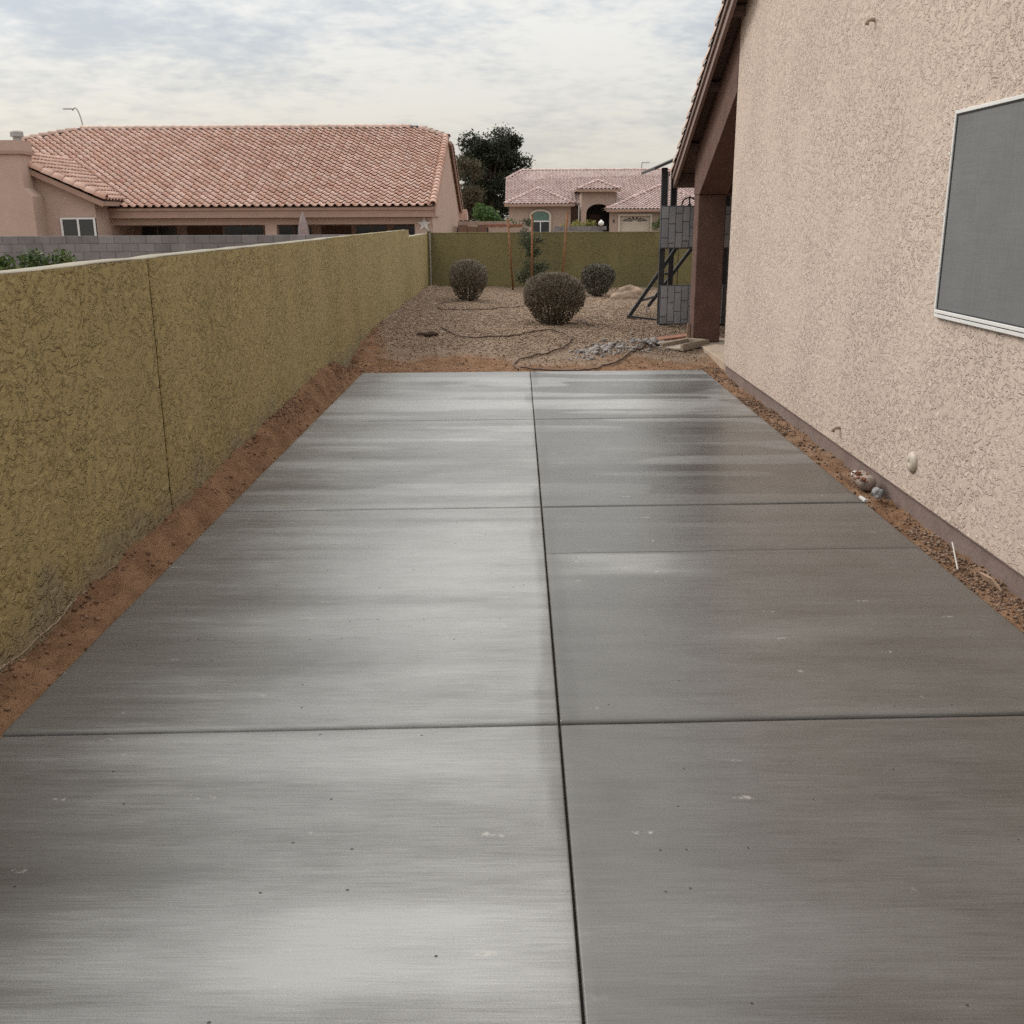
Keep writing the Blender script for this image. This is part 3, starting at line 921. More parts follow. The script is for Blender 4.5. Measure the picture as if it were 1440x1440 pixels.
def wall_cap(y0, y1, top):
    ys = np.arange(y0, y1, 0.06)
    prof = [(-0.118, -0.012), (-0.112, 0.003), (-0.06, 0.004), (-0.012, 0.002), (-0.004, -0.003), (-0.008, -0.010)]
    V = []
    for y in ys:
        wob = 0.008*(vnoise(y*3.1, 2.0, 4) - 0.5)
        for px, pz in prof:
            V.append((WALL_X + px + (wob*0.6 if px > -0.05 else 0), y, top + pz + wob*0.9))
    k = len(prof)
    F = []
    for i in range(len(ys)-1):
        for j in range(k-1):
            F.append((i*k+j, i*k+j+1, (i+1)*k+j+1, (i+1)*k+j))
    F = [tuple(reversed(q)) for q in F]
    mobj('cap', arr_mesh('cap', np.array(V), [np.array(F)], smooth=True), M['cap'], lw)
wall_cap(-3.0, 18.52, WALL_TOP + 0.004)
wall_cap(18.52, BACK_Y - 0.05, 1.302)
# broken render edge where the soil was dug away
V, F = [], []
ys = np.arange(2.9, 4.9, 0.012)
for i, y in enumerate(ys):
    zt = 0.012 + 0.018*(y - 3.4) + 0.05*(fbm(np.array(y*4.0), np.array(1.0), 3, 40) - 0.42)
    w = 0.020*max(0.0, vnoise(y*7.0, 3.0, 41)*0.8 + vnoise(y*37.0, 3.0, 42)*0.7 - 0.45)*max(0.0, 1 - max(0, y - 4.3)/0.6) + 0.001
    jt = rng.uniform(-0.5, 0.5, 4)*w
    V += [(WALL_X - 0.012, y, zt + w + jt[0]), (WALL_X + 0.004 + jt[1]*0.4, y, zt + w*0.3 + jt[1]), (WALL_X - 0.002, y, zt - w + jt[2]), (WALL_X - 0.02, y, zt - w*1.2)]
for i in range(len(ys)-1):
    for j in range(3):
        F.append((i*4+j, i*4+4+j, i*4+5+j, i*4+1+j))
mobj('broken_render_edge', arr_mesh('broken_render_edge', np.array(V), [np.array(F)]), M['bare'], lw)

bw = thing('back_wall', 'low dark olive stucco wall closing off the far end of the yard', 'wall', (0, BACK_Y, 0))
def back_section(x0, x1):
    xs_ = seg_axis([(x0, x1, 0.03 if x0 < 5 else 0.3)])
    zs_ = seg_axis([(-0.05, 1.30, 0.025)])
    Xg, Zg, F = grid_mesh(xs_, zs_)
    V = np.stack([Xg, np.zeros_like(Xg), Zg], -1)
    e = np.minimum(Xg - x0, x1 - Xg)
    V[:, 1] += 0.012*np.clip(1 - e/0.02, 0, 1)**2
    v, f = merge([(V, [F]), box_arr(x0 - 0.004, x1 + 0.004, 0.03, 0.2, -0.45, 1.298)])
    mobj('wall_section', arr_mesh('wall_section', v, f), M['back_stucco'], bw)
back_section(-1.86, 3.40)
back_section(3.414, 8.0)
back_section(8.014, 13.0)
MB().box(-1.88, 13.0, -0.006, 0.205, 1.302, 1.318).build('cap', M['back_stucco'], bw)

cp = thing('corner_post', 'slim post with pale metal edge where the two olive walls meet', 'post', (-1.86, 22.3, 0.0))
MB().box(-0.04, 0.035, -0.02, 0.06, -0.1, 1.34).build('post', M['back_stucco'], cp)
MB().box(0.002, 0.026, -0.034, -0.022, -0.1, 1.32).build('edge_strip', M['galv'], cp)
MB().box(-0.13, 0.05, -0.04, 0.09, 1.342, 1.362).build('cap', M['cap'], cp)

# grey block wall of the neighbour
gw = thing('block_wall', 'grey concrete block wall in front of the pink tiled house', 'wall', (0, 27.0, 0))
b_me = MB().box(-0.1975, 0.1975, -0.075, 0.075, -0.0965, 0.0965).mesh('block', bevel=0.006)
b_me.materials.append(M['block'])
h_me = MB().box(-0.0975, 0.0975, -0.075, 0.075, -0.0965, 0.0965).mesh('half_block', bevel=0.006)
h_me.materials.append(M['block'])
top = 1.225
for r in range(8):
    z = top - 0.10 - r*0.2025
    off = 0.0 if r % 2 else 0.2025
    for i in range(33):
        x = -2.75 - off - 0.2 - i*0.4075
        o = bpy.data.objects.new('block', b_me)
        o.location = (x, random.uniform(-0.003, 0.003), z)
        link(o, gw)
    if off:
        o = bpy.data.objects.new('block', h_me)
        o.location = (-2.75 - 0.098, 0, z)
        link(o, gw)
MB().box(-16.3, -2.76, -0.068, 0.068, -0.45, 1.215).build('mortar', M['mortar'], gw)

# ================================================================= THE HOUSE ON THE RIGHT
hs = thing('house', 'tan stucco house with red-brown trim filling the right side', 'house', (HOUSE_X, 11.25, 0))
HO = np.array([HOUSE_X, 11.25, 0.0])
def hpart(mb, name, mat, parent=None, **k):
    me = mb.mesh(name, **k)
    o = mobj(name, me, mat, parent if parent is not None else hs)
    if parent is None:
        o.matrix_parent_inverse = Matrix.Translation(-Vector(HO))
    return o
SL = 0.4585
RIDGE_Y = 4.4
def rake_z(y):
    return 2.05 + SL*(14.17 - np.where(np.asarray(y) > RIDGE_Y, y, 2*RIDGE_Y - np.asarray(y)))
# gable wall
ysv = seg_axis([(-5.0, 4.0, 0.5), (4.0, 7.0, 0.008), (7.0, 9.0, 0.010), (9.0, 11.25, 0.013)])
zsv = seg_axis([(0.058, 3.75, 0.009), (3.75, 6.6, 0.3)])
Yg, Zg, F = grid_mesh(ysv, zsv)
Zg = np.minimum(Zg, rake_z(Yg) + 0.13)
V = np.stack([HOUSE_X + tears(Yg, Zg, 0.0025, 20.0, 21), Yg, Zg], -1)
F = F[:, ::-1]
# far corner return and back wall of the house
zc = seg_axis([(0.05, 3.6, 0.05)])
xr = seg_axis([(HOUSE_X, HOUSE_X + 0.5, 0.05), (HOUSE_X + 0.5, 12.0, 1.0)])
Xr, Zr, Fr = grid_mesh(xr, zc)
v, f = merge([(V, [F]), (np.stack([Xr, np.full_like(Xr, 11.25), Zr], -1), [Fr[:, ::-1]])])
o = mobj('gable_wall', arr_mesh('gable_wall', v, f, smooth=True), M['house_stucco'], hs)
o.matrix_parent_inverse = Matrix.Translation(-Vector(HO))
# stem wall below the stucco, slightly set back, with an uneven drip edge
hpart(MB().box(HOUSE_X + 0.020, 12, -5.0, 11.235, -0.3, 0.08), 'stem_wall', M['stem_wall'])
mb = MB()
mb.box(HOUSE_X + 0.001, HOUSE_X + 0.05, -5.0, 11.24, 0.051, 0.057)
hpart(mb, 'weep_screed', M['stem_wall'])
# patio floor, column and gable infill over the patio
hpart(MB().box(HOUSE_X + 0.05, 9.0, 11.262, 13.95, -0.2, 0.05), 'patio_floor', M['patio'], bevel=0.006)
hpart(MB().box(HOUSE_X, HOUSE_X + 0.34, 13.30, 13.64, 0.052, 1.872), 'column', M['brown_stucco'], bevel=0.008)
hpart(MB().box(HOUSE_X + 0.012, HOUSE_X + 0.328, 13.312, 13.628, -0.1, 0.05), 'column_base', M['stem_wall'])
zt = lambda y: float(rake_z(y)) + 0.125
infill = [(11.262, 2.835), (13.26, 1.875), (13.65, 1.875), (13.65, zt(13.65)), (11.262, zt(11.262))]
hpart(MB().prism(infill, 'x', HOUSE_X - 0.004, HOUSE_X + 0.345), 'gable_infill', M['brown_stucco'])
hpart(MB().box(HOUSE_X + 0.347, 9.0, 13.30, 13.62, 1.86, 2.25), 'patio_beam', M['brown_stucco'])
# roof: deck, fascia, soffit, lookouts, tiles
RX = 2.075
deck = [(14.36, float(rake_z(14.36)) + 0.17), (RIDGE_Y, float(rake_z(RIDGE_Y)) + 0.17), (-5.5, float(rake_z(-5.5)) + 0.17),
        (-5.5, float(rake_z(-5.5)) + 0.20), (RIDGE_Y, float(rake_z(RIDGE_Y)) + 0.20), (14.36, float(rake_z(14.36)) + 0.20)]
rf = hpart(MB().prism(deck, 'x', RX + 0.004, 12.2), 'roof', M['trim_brown'])
def rpart(mb, name, mat, **k):
    o = mobj(name, mb.mesh(name, **k), mat, rf)
    o.matrix_parent_inverse = Matrix.Translation(-Vector((0, 0, 0)))
    return o
fas = [(14.28, float(rake_z(14.28))), (RIDGE_Y, float(rake_z(RIDGE_Y))), (RIDGE_Y, float(rake_z(RIDGE_Y)) + 0.168), (14.28, float(rake_z(14.28)) + 0.168)]
rpart(MB().prism(fas, 'x', RX, RX + 0.038), 'rake_fascia', M['fascia'])
fas2 = [(14.30, float(rake_z(14.30)) + 0.10), (RIDGE_Y, float(rake_z(RIDGE_Y)) + 0.10), (RIDGE_Y, float(rake_z(RIDGE_Y)) + 0.166), (14.30, float(rake_z(14.30)) + 0.166)]
rpart(MB().prism(fas2, 'x', RX - 0.022, RX - 0.002), 'rake_trim', M['fascia'])
rpart(MB().box(RX, 12.2, 14.282, 14.32, float(rake_z(14.30)) - 0.01, float(rake_z(14.30)) + 0.168), 'eave_fascia', M['trim_brown'])
for y in np.arange(5.0, 14.2, 1.22):
    z = float(rake_z(y))
    rpart(MB().bar((RX + 0.04, y, z + 0.10), (HOUSE_X + 0.05, y, z + 0.10), 0.09, 0.09), 'lookout', M['trim_brown'])

# ---- clay tiles
def tile_base(w=0.28, ln=0.41, ht=0.075, lift=0.044):
    """S tile: barrel on one side, pan on the other, thick lower edge"""
    prof = []
    for t in (0.0, 0.10, 0.22, 0.34, 0.46, 0.56):
        prof.append((t*w, ht*math.sin(math.pi*t/0.56)*1.0))
    for t in (0.70, 0.85, 1.0, 1.08):
        prof.append((t*w, -0.012*math.sin(math.pi*min(1, (t-0.56)/0.46))))
    k = len(prof)
    V = [(x, 0, z + lift) for x, z in prof] + [(x, ln, z*0.92) for x, z in prof] + [(x, 0.008, z + lift - 0.012) for x, z in prof]
    F = [(i, i+1, k+i+1, k+i) for i in range(k-1)] + [(2*k+i, 2*k+i+1, i+1, i) for i in range(k-1)]
    return np.array(V, float), np.array(F)
TV, TF = tile_base()
tile_me = arr_mesh('tile', TV, [TF])
tile_me.materials.append(M['tile'])
def tile_slots(o, u, v, nu, nv, inside, pitch=0.28, expo=0.36):
    o, u, v = Vector(o), Vector(u).normalized(), Vector(v).normalized()
    n = u.cross(v)
    out = []
    for j in range(nv):
        for i in range(nu):
            if inside((i + 0.5)*pitch, (j + 0.4)*expo):
                jx = random.uniform(-0.004, 0.004)
                p = o + u*(i*pitch + jx) + v*(j*expo + random.uniform(-0.006, 0.006)) + n*random.uniform(0, 0.004)
                out.append((i, j, Matrix(((u.x, v.x, n.x, p.x), (u.y, v.y, n.y, p.y), (u.z, v.z, n.z, p.z), (0, 0, 0, 1)))))
    return out
def tile_field(name, slots, mat, parent, base=None):
    bv, bf = base if base else (TV, TF)
    if not slots:
        return
    Ms = np.array([np.array(m) for _, _, m in slots])
    V = np.einsum('nij,kj->nki', Ms[:, :3, :3], bv) + Ms[:, None, :3, 3]
    n, k = len(slots), len(bv)
    F = (bf[None] + (np.arange(n)*k)[:, None, None]).reshape(-1, bf.shape[1])
    o = mobj(name, arr_mesh(name, V.reshape(-1, 3), F), mat)
    o.parent = parent
    o.matrix_parent_inverse = parent_inv(parent)
    tag(o, kind='stuff')
    return o
def parent_inv(p):
    m = Matrix.Identity(4)
    chain = []
    while p is not None:
        chain.append(p)
        p = p.parent
    for q in reversed(chain):
        m = m @ (q.matrix_parent_inverse if q.parent else Matrix.Identity(4)) @ Matrix.LocRotScale(q.location, q.rotation_euler, q.scale)
    return m.inverted()
def barrel_base(ln=0.42, r0=0.085, r1=0.068, seg=7, sweep=200, th=0.014):
    """tapered half-barrel cap tile lying along +y"""
    V, F = [], []
    for ring, (y, r) in enumerate(((0, r0), (0, r0 - th), (ln, r1), (ln, r1 - th))):
        for k in range(seg + 1):
            a = R(-(sweep - 180)/2 + sweep*k/seg)
            V.append((r*math.cos(a), y, r*math.sin(a)))
    s = seg + 1
    for k in range(seg):
        F.append((k, k+1, 2*s+k+1, 2*s+k))
        F.append((k, s+k, s+k+1, k+1))
    return np.array(V), np.array(F)
BV, BF = barrel_base()
def cap_run(name, p, q, mat, parent, step=0.36, up=(0, 0, 1), single=True, lift=0.02, scale=1.0):
    """cap tiles along a ridge, hip or verge from p (low) to q (high)"""
    p, q = Vector(p), Vector(q)
    d = (q - p)
    L = d.length
    d.normalize()
    s = d.cross(Vector(up)).normalized()
    n = s.cross(d)
    me = bpy.data.meshes.get(name + '_' + mat.name)
    if me is None:
        me = arr_mesh(name + '_' + mat.name, BV*np.array([scale, 1, scale]), [BF], smooth=True)
        me.materials.append(mat)
    inv = parent_inv(parent)
    for i in range(int(L/step)):
        t = i*step
        dd = (d + n*(-0.05)).normalized()
        nn = s.cross(dd)
        c = p + d*t + n*lift
        o = bpy.data.objects.new(name, me)
        link(o, parent)
        o.matrix_parent_inverse = inv
        o.matrix_basis = Matrix(((s.x, dd.x, nn.x, c.x), (s.y, dd.y, nn.y, c.y), (s.z, dd.z, nn.z, c.z), (0, 0, 0, 1)))
        o.rotation_euler.rotate_axis('Y', random.uniform(-0.04, 0.04))
# rake tiles of this house (round caps along the verge) and its tiled slope
y0, y1 = 14.40, RIDGE_Y + 0.2
cap_run('rake_tile', (RX + 0.05, y0, float(rake_z(y0)) + 0.185), (RX + 0.05, y1, float(rake_z(y1)) + 0.185), M['tile_pale'], rf, 0.36, scale=1.25)
al = math.atan(SL)
slots = tile_slots((12.1, 14.42, float(rake_z(14.42)) + 0.205), (-1, 0, 0), (0, -math.cos(al), math.sin(al)), 35, 30, lambda a, b: a < 9.8 and b < 10.8)
tile_field('roof_tiles', slots, M['tile'], rf)

# window with white frame and grey solar screen, sill strip below
WY0, WY1, WZ0, WZ1 = 4.15, 5.575, 1.105, 2.115
wn = hpart(MB().box(HOUSE_X - 0.016, HOUSE_X - 0.004, WY0 + 0.017, WY1 - 0.017, WZ0 + 0.017, WZ1 - 0.017), 'window', M['screen'])
fr = MB()
for a in ((WY0, WY1, WZ0, WZ0 + 0.018), (WY0, WY1, WZ1 - 0.018, WZ1), (WY0, WY0 + 0.018, WZ0 + 0.0185, WZ1 - 0.0185), (WY1 - 0.018, WY1, WZ0 + 0.0185, WZ1 - 0.0185)):
    fr.box(HOUSE_X - 0.026, HOUSE_X - 0.002, *a)
o = mobj('frame', fr.mesh('frame', bevel=0.002), M['white'], wn)
sp_ = MB()
for a in ((WY0 + 0.02, WY1 - 0.02, WZ0 + 0.0182, WZ0 + 0.024), (WY1 - 0.0245, WY1 - 0.0182, WZ0 + 0.0245, WZ1 - 0.0245), (WY0 + 0.02, WY1 - 0.02, WZ1 - 0.024, WZ1 - 0.0182)):
    sp_.box(HOUSE_X - 0.020, HOUSE_X - 0.0161, *a)
mobj('spline', sp_.mesh('spline'), M['black_metal'], wn)
mobj('sill', MB().box(HOUSE_X - 0.022, HOUSE_X + 0.01, WY0, WY1 + 0.006, WZ0 - 0.024, WZ0 - 0.005).mesh('sill', bevel=0.003), M['white'], wn)
for i in (0, 1, 2):
    mobj('screen_clip', MB().box(HOUSE_X - 0.03, HOUSE_X - 0.004, WY1 - 0.006, WY1 + 0.02, WZ0 + 0.2 + 0.3*i, WZ0 + 0.212 + 0.3*i).mesh('screen_clip'), M['white'], wn)
# round vent cap and the two pipe stubs with elbows
rot = Matrix.Translation((HOUSE_X - 0.004, 5.70, 0.253)) @ Matrix.Rotation(R(-90), 4, 'Y')
hpart(MB().lathe([(0.060, -0.01), (0.060, 0.006), (0.054, 0.011), (0.047, 0.019), (0.028, 0.022), (0.008, 0.022), (0.007, 0.019)], 24, rot), 'clean_out_cap', M['cream'], smooth=True)
for z in (2.78, 0.17):
    e = MB().tube([(HOUSE_X + 0.03, 7.06, z + 0.012), (HOUSE_X - 0.026, 7.06, z + 0.012), (HOUSE_X - 0.044, 7.06, z + 0.004), (HOUSE_X - 0.048, 7.06, z - 0.018)], 0.013, 10)
    hpart(e, 'drain_stub', M['patio'] if z > 1 else M['patio'], smooth=True)

# ================================================================= NEIGHBOUR'S PINK TILED HOUSE
NX, NY = -8.0, 37.0
nb = thing('tiled_house', 'pinkish stucco house with long clay tile roof beyond block wall', 'house', (NX, NY, -0.4))
NI = parent_inv(nb)
def npart(mb, name, mat, parent=None, **k):
    p = parent if parent is not None else nb
    o = mobj(name, mb.mesh(name, **k), mat, p)
    o.matrix_parent_inverse = parent_inv(p)
    return o
EY, EZ, RY, RZ = 36.3, 2.0, 45.1, 5.2
sl = (RZ - EZ)/(RY - EY)
an = math.atan(sl)
LEN = math.hypot(RY - EY, RZ - EZ)
XL, XR = -20.0, -2.8
CLIP = 7.9                # slope length where the clipped gable starts
# gable end wall on the right, front wall, back wall
gz_ = lambda y: EZ + sl*(min(y, 2*RY - y) - EY) - 0.10
npart(MB().prism([(36.75, -0.42), (53.45, -0.42), (53.45, gz_(53.45)), (46.4, gz_(46.4)), (43.8, gz_(43.8)), (36.75, gz_(36.75))], 'x', XR - 0.32, XR - 0.14), 'end_wall', M['nb_wall'])
npart(MB().box(XL + 0.3, XR - 0.33, 39.5, 39.7, -0.42, 2.6), 'patio_wall', M['nb_wall'])
npart(MB().box(-14.25, XR - 0.15, 36.62, 36.86, 1.43, 1.64), 'patio_beam', M['nb_wall'])
npart(MB().box(-14.35, XR - 0.02, 36.34, 36.42, 1.66, 1.96), 'fascia', M['nb_trim'])
npart(MB().box(-14.35, XR - 0.1, 36.422, 39.6, 1.66, 1.70), 'patio_ceiling', M['nb_trim'])
npart(MB().box(-14.32, XR - 0.04, 36.31, 36.338, 1.66, 1.78), 'fascia_trim', M['nb_trim'])
for x0, x1 in ((-8.72, -8.32), (-3.55, -2.98)):
    npart(MB().box(x0, x1, 36.63, 37.0, -0.42, 1.428), 'patio_post', M['nb_wall'])
npart(MB().box(XR - 0.62, XR - 0.14, 53.46, 53.6, -0.42, 2.0), 'rear_wall', M['nb_wall'])
for x0, x1, mt, nm in ((-14.1, -12.7, 'glass', 'window'), (-12.3, -11.0, 'door_brown', 'door'), (-10.9, -9.5, 'glass', 'window'), (-8.9, -7.7, 'glass', 'window'), (-7.3, -6.2, 'door_brown', 'door'), (-6.0, -4.9, 'glass', 'window'), (-4.6, -3.5, 'glass', 'window')):
    w = npart(MB().box(x0, x1, 39.46, 39.498, -0.3, 1.36), nm, M[mt])
    if nm == 'window':
        npart(MB().box((x0+x1)/2 - 0.02, (x0+x1)/2 + 0.02, 39.44, 39.458, -0.3, 1.36), 'mullion', M['nb_trim'], w)
# main roof
roof = npart(MB().prism([(36.3, 1.98), (RY, RZ - 0.02), (53.9, 1.98), (53.9, 1.90), (RY, RZ - 0.12), (36.3, 1.90)], 'x', XL + 1.9, XR - 1.3), 'roof', M['nb_trim'])
cz = EZ + sl*(CLIP*math.cos(an))
cy = EY + CLIP*math.cos(an)
for sx, xa, xb in ((1, XR - 1.3, XR), (-1, XL + 1.9, XL)):
    pts = [(xa, EY, EZ - 0.02), (xb, EY, EZ - 0.02), (xb, cy, cz - 0.02), (xa, RY, RZ - 0.02), (xb, 2*RY - cy, cz - 0.02), (xb, 2*RY - EY, EZ - 0.02), (xa, 2*RY - EY, EZ - 0.02)]
    low = [(x, y, z - 0.09) for x, y, z in pts]
    mb = MB()
    mb.add(pts + low, [(0, 1, 2, 3), (3, 4, 5, 6), (3, 2, 4), (7, 10, 9, 8), (10, 13, 12, 11), (1, 8, 9, 2), (2, 9, 11, 4), (4, 11, 12, 5), (0, 7, 8, 1), (5, 12, 13, 6), (9, 10, 11)])
    npart(mb, 'roof_end', M['nb_trim'], roof)
# barge board and lookouts along the right verge, seen against the trees
for (ya, za, yb, zb) in ((EY, EZ, cy, cz), (2*RY - EY, EZ, 2*RY - cy, cz)):
    npart(MB().bar((XR - 0.02, ya, za - 0.13), (XR - 0.02, yb, zb - 0.13), 0.05, 0.20), 'barge_board', M['nb_trim'], roof)
for y in (47.6, 48.9, 50.2, 51.5, 52.8):
    zq = EZ + sl*(2*RY - y - EY)
    npart(MB().bar((XR - 0.15, y, zq - 0.16), (XR - 0.05, y, zq - 0.16), 0.09, 0.12), 'lookout', M['nb_trim'], roof)
WEX, WEZ, WSL, WY0_ = -13.6, 2.22, 0.45, 35.0       # wing: eave x, eave z, slope, front edge
WRX = -17.3
def wing_z(x):
    return WEZ + WSL*(WEX - x)
def in_main(a, s):
    x = XL + a
    if s > LEN - 0.05 or x > XR - 0.05:
        return False
    if x > XR - 1.3 and s > CLIP + (XR - x)/1.3*(LEN - CLIP) - 0.1:
        return False
    if x < XL + 1.9 and s > CLIP + (x - XL)/1.9*(LEN - CLIP) - 0.1:
        return False
    zz = EZ + s*math.sin(an)
    if x < WEX + 0.1 and zz < min(wing_z(x), 2*wing_z(WRX) - wing_z(2*WRX - x) if False else wing_z(max(x, 2*WRX - x))) - 0.10:
        return False
    return True
slots = tile_slots((XL, EY - 0.06, EZ + 0.0), (1, 0, 0), (0, math.cos(an), math.sin(an)), 62, 26, in_main)
singles = [q for q in slots if q[0]*0.28 + XL > -14.4 and q[1] < 7]
singles = singles[:300]
sid = set((i, j) for i, j, _ in singles)
rinv = parent_inv(roof)
for i, j, m in singles:
    o = bpy.data.objects.new('tile', tile_me)
    link(o, roof)
    o.matrix_parent_inverse = rinv
    o.matrix_basis = m
tile_field('upper_tiles', [q for q in slots if (q[0], q[1]) not in sid], M['tile'], roof)
# rear slope tiles
slots = tile_slots((XR, 2*RY - EY + 0.06, EZ), (-1, 0, 0), (0, -math.cos(an), math.sin(an)), 62, 26, lambda a, s: s < LEN - 0.05 and a < 17.2 and not (a < 1.3 and s > CLIP + a/1.3*(LEN - CLIP)) and not (a > 15.3 and s > CLIP + (17.2 - a)/1.9*(LEN - CLIP) - 0.15))
tile_field('rear_tiles', slots, M['tile'], roof)
cap_run('ridge_tile', (XL + 1.9, RY, RZ + 0.05), (XR - 1.3, RY, RZ + 0.05), M['tile_pale'], roof, 0.38, scale=1.5)
npart(MB().box(XL + 1.9, XR - 1.3, RY - 0.10, RY + 0.10, RZ - 0.05, RZ + 0.10), 'ridge_mortar', M['mortar'], roof)
for xa_, xb_ in ((XR, XR - 1.3), (XL, XL + 1.9)):
    npart(MB().bar((xa_, cy, cz + 0.02), (xb_, RY, RZ + 0.02), 0.16, 0.14), 'hip_mortar', M['mortar'], roof)
cap_run('hip_tile', (XR + 0.02, cy, cz + 0.05), (XR - 1.3, RY, RZ + 0.05), M['tile_pale'], roof, 0.36, scale=1.4)
cap_run('hip_tile', (XL, cy, cz + 0.05), (XL + 1.9, RY, RZ + 0.05), M['tile_pale'], roof, 0.36, scale=1.4)
cap_run('verge_tile', (XR - 0.08, EY - 0.05, EZ + 0.05), (XR - 0.08, cy, cz + 0.05), M['tile'], roof, 0.36, scale=1.6)
cap_run('verge_tile', (XR - 0.06, 2*RY - EY, EZ + 0.03), (XR - 0.06, 2*RY - cy, cz + 0.03), M['tile'], roof, 0.36, scale=1.6)
# small rear roof seen past the corner
npart(MB().prism([(53.6, 1.52), (54.9, 1.52), (54.9, 1.72), (53.6, 2.05)], 'x', XR - 1.2, XR + 0.25), 'rear_lean_to', M['tile'])
# wing with chimney
wall_pts = [(-20.7, -0.42), (-13.98, -0.42), (-13.98, wing_z(-13.98) - 0.10), (WRX, wing_z(WRX) - 0.10), (-20.7, wing_z(2*WRX + 20.7) - 0.10)]
npart(MB().prism(wall_pts, 'y', 35.25, 35.45), 'wing_wall', M['nb_wall'])
npart(MB().box(-14.16, -13.975, 35.452, 39.5, -0.42, wing_z(-13.98) - 0.10), 'wing_side_wall', M['nb_wall'])
wr_pts = [(WEX, WEZ - 0.02), (WRX, wing_z(WRX) - 0.02), (2*WRX - WEX, WEZ - 0.02), (2*WRX - WEX, WEZ - 0.10), (WRX, wing_z(WRX) - 0.11), (WEX, WEZ - 0.10)]
wroof = npart(MB().prism(wr_pts, 'y', WY0_, 38.2), 'wing_roof', M['nb_trim'])
wa = math.atan(WSL)
slots = tile_slots((WEX + 0.05, WY0_ + 0.06, WEZ), (0, 1, 0), (-math.cos(wa), 0, math.sin(wa)), 30, 12,
                   lambda a, s: EZ + sl*(WY0_ + a - EY) < WEZ + s*math.sin(wa) + 0.10 and s < 4.0)
tile_field('wing_tiles', slots, M['tile'], wroof)
cap_run('rake_cap', (WEX + 0.10, WY0_ + 0.04, WEZ + 0.05), (WRX, WY0_ + 0.04, wing_z(WRX) + 0.05), M['tile'], wroof, 0.36, scale=1.8)
npart(MB().bar((WEX + 0.03, WY0_ - 0.02, WEZ - 0.12), (WRX, WY0_ - 0.02, wing_z(WRX) - 0.12), 0.05, 0.16), 'barge_board', M['nb_trim'], wroof)
npart(MB().box(WEX - 0.02, WEX + 0.04, WY0_ + 0.02, 38.0, WEZ - 0.16, WEZ - 0.03), 'eave_board', M['nb_trim'], wroof)
cap_run('valley_flashing', (-13.95, 36.25, 2.06), (-13.62, 37.0, 2.28), M['tile'], wroof, 0.36)
ch = npart(MB().prism([(-18.6, -0.42), (-15.62, -0.42), (-15.62, 2.36), (-15.86, 2.62), (-15.86, 3.64), (-18.6, 3.64)], 'y', 34.4, 35.248), 'chimney', M['nb_wall'])
npart(MB().box(-18.7, -15.78, 34.32, 35.3, 3.645, 3.74), 'chimney_band', M['nb_trim'], ch)
npart(MB().box(-18.62, -15.82, 34.36, 35.26, 3.742, 4.06), 'chimney_top', M['nb_wall'], ch)
npart(MB().lathe([(0.13, 4.06), (0.13, 4.18), (0.20, 4.19), (0.20, 4.33), (0.18, 4.36)], 14, Matrix.Translation((-16.05, 34.8, 0))), 'flue_cap', M['galv'], ch)
ww = npart(MB().box(-15.09, -13.98 + 0.0, 35.20, 35.248, 0.60, 1.66), 'window', M['glass'])
mb = MB()
for a in ((-15.15, -15.085, 0.55, 1.69), (-14.60, -14.54, 0.6, 1.66), (-14.06, -13.995, 0.55, 1.69)):
    mb.box(a[0], a[1], 35.17, 35.199, a[2], a[3])
mb.box(-15.085, -14.06, 35.172, 35.199, 1.635, 1.69)
npart(mb, 'frame', M['white'], ww)

# closed parasol and white star ornament
um = thing('parasol', 'folded mauve patio umbrella standing under the tiled roof eave', 'umbrella', (-7.25, 35.9, -0.4))
MB().tube([(0, 0, 0), (0, 0, 2.25)], 0.022, 8).build('pole', M['galv'], um)
mb = MB()
V, F = [], []
for i, (z, r) in enumerate(((0.95, 0.14), (1.3, 0.17), (1.7, 0.15), (2.0, 0.09), (2.18, 0.03))):
    for k in range(16):
        t = 2*math.pi*k/16
        q = r*(1.0 + (0.22 if k % 2 else -0.22))
        V.append((q*math.cos(t), q*math.sin(t), z))
for i in range(4):
    for k in range(16):
        F.append((i*16+k, i*16+(k+1) % 16, (i+1)*16+(k+1) % 16, (i+1)*16+k))
mobj('canopy', arr_mesh('canopy', np.array(V), [np.array(F)]), M['umbrella'], um)
MB().lathe([(0.22, 0), (0.22, 0.06), (0.05, 0.10)], 16).build('base', M['galv'], um)
stv = []
for k in range(10):
    r = 0.26 if k % 2 == 0 else 0.11
    t = math.pi/2 + k*math.pi/5
    stv.append((r*math.cos(t), 0.0, r*math.sin(t)))
mb = MB()
mb.add(stv + [(0, -0.07, 0), (0, 0.02, 0)], [(k, (k+1) % 10, 10) for k in range(10)] + [((k+1) % 10, k, 11) for k in range(10)])
st = mb.build('star_ornament', M['white'])
st.location = (-3.22, 36.60, 1.42)
tag(st, 'white star ornament hung on the corner post of tiled house', 'ornament')

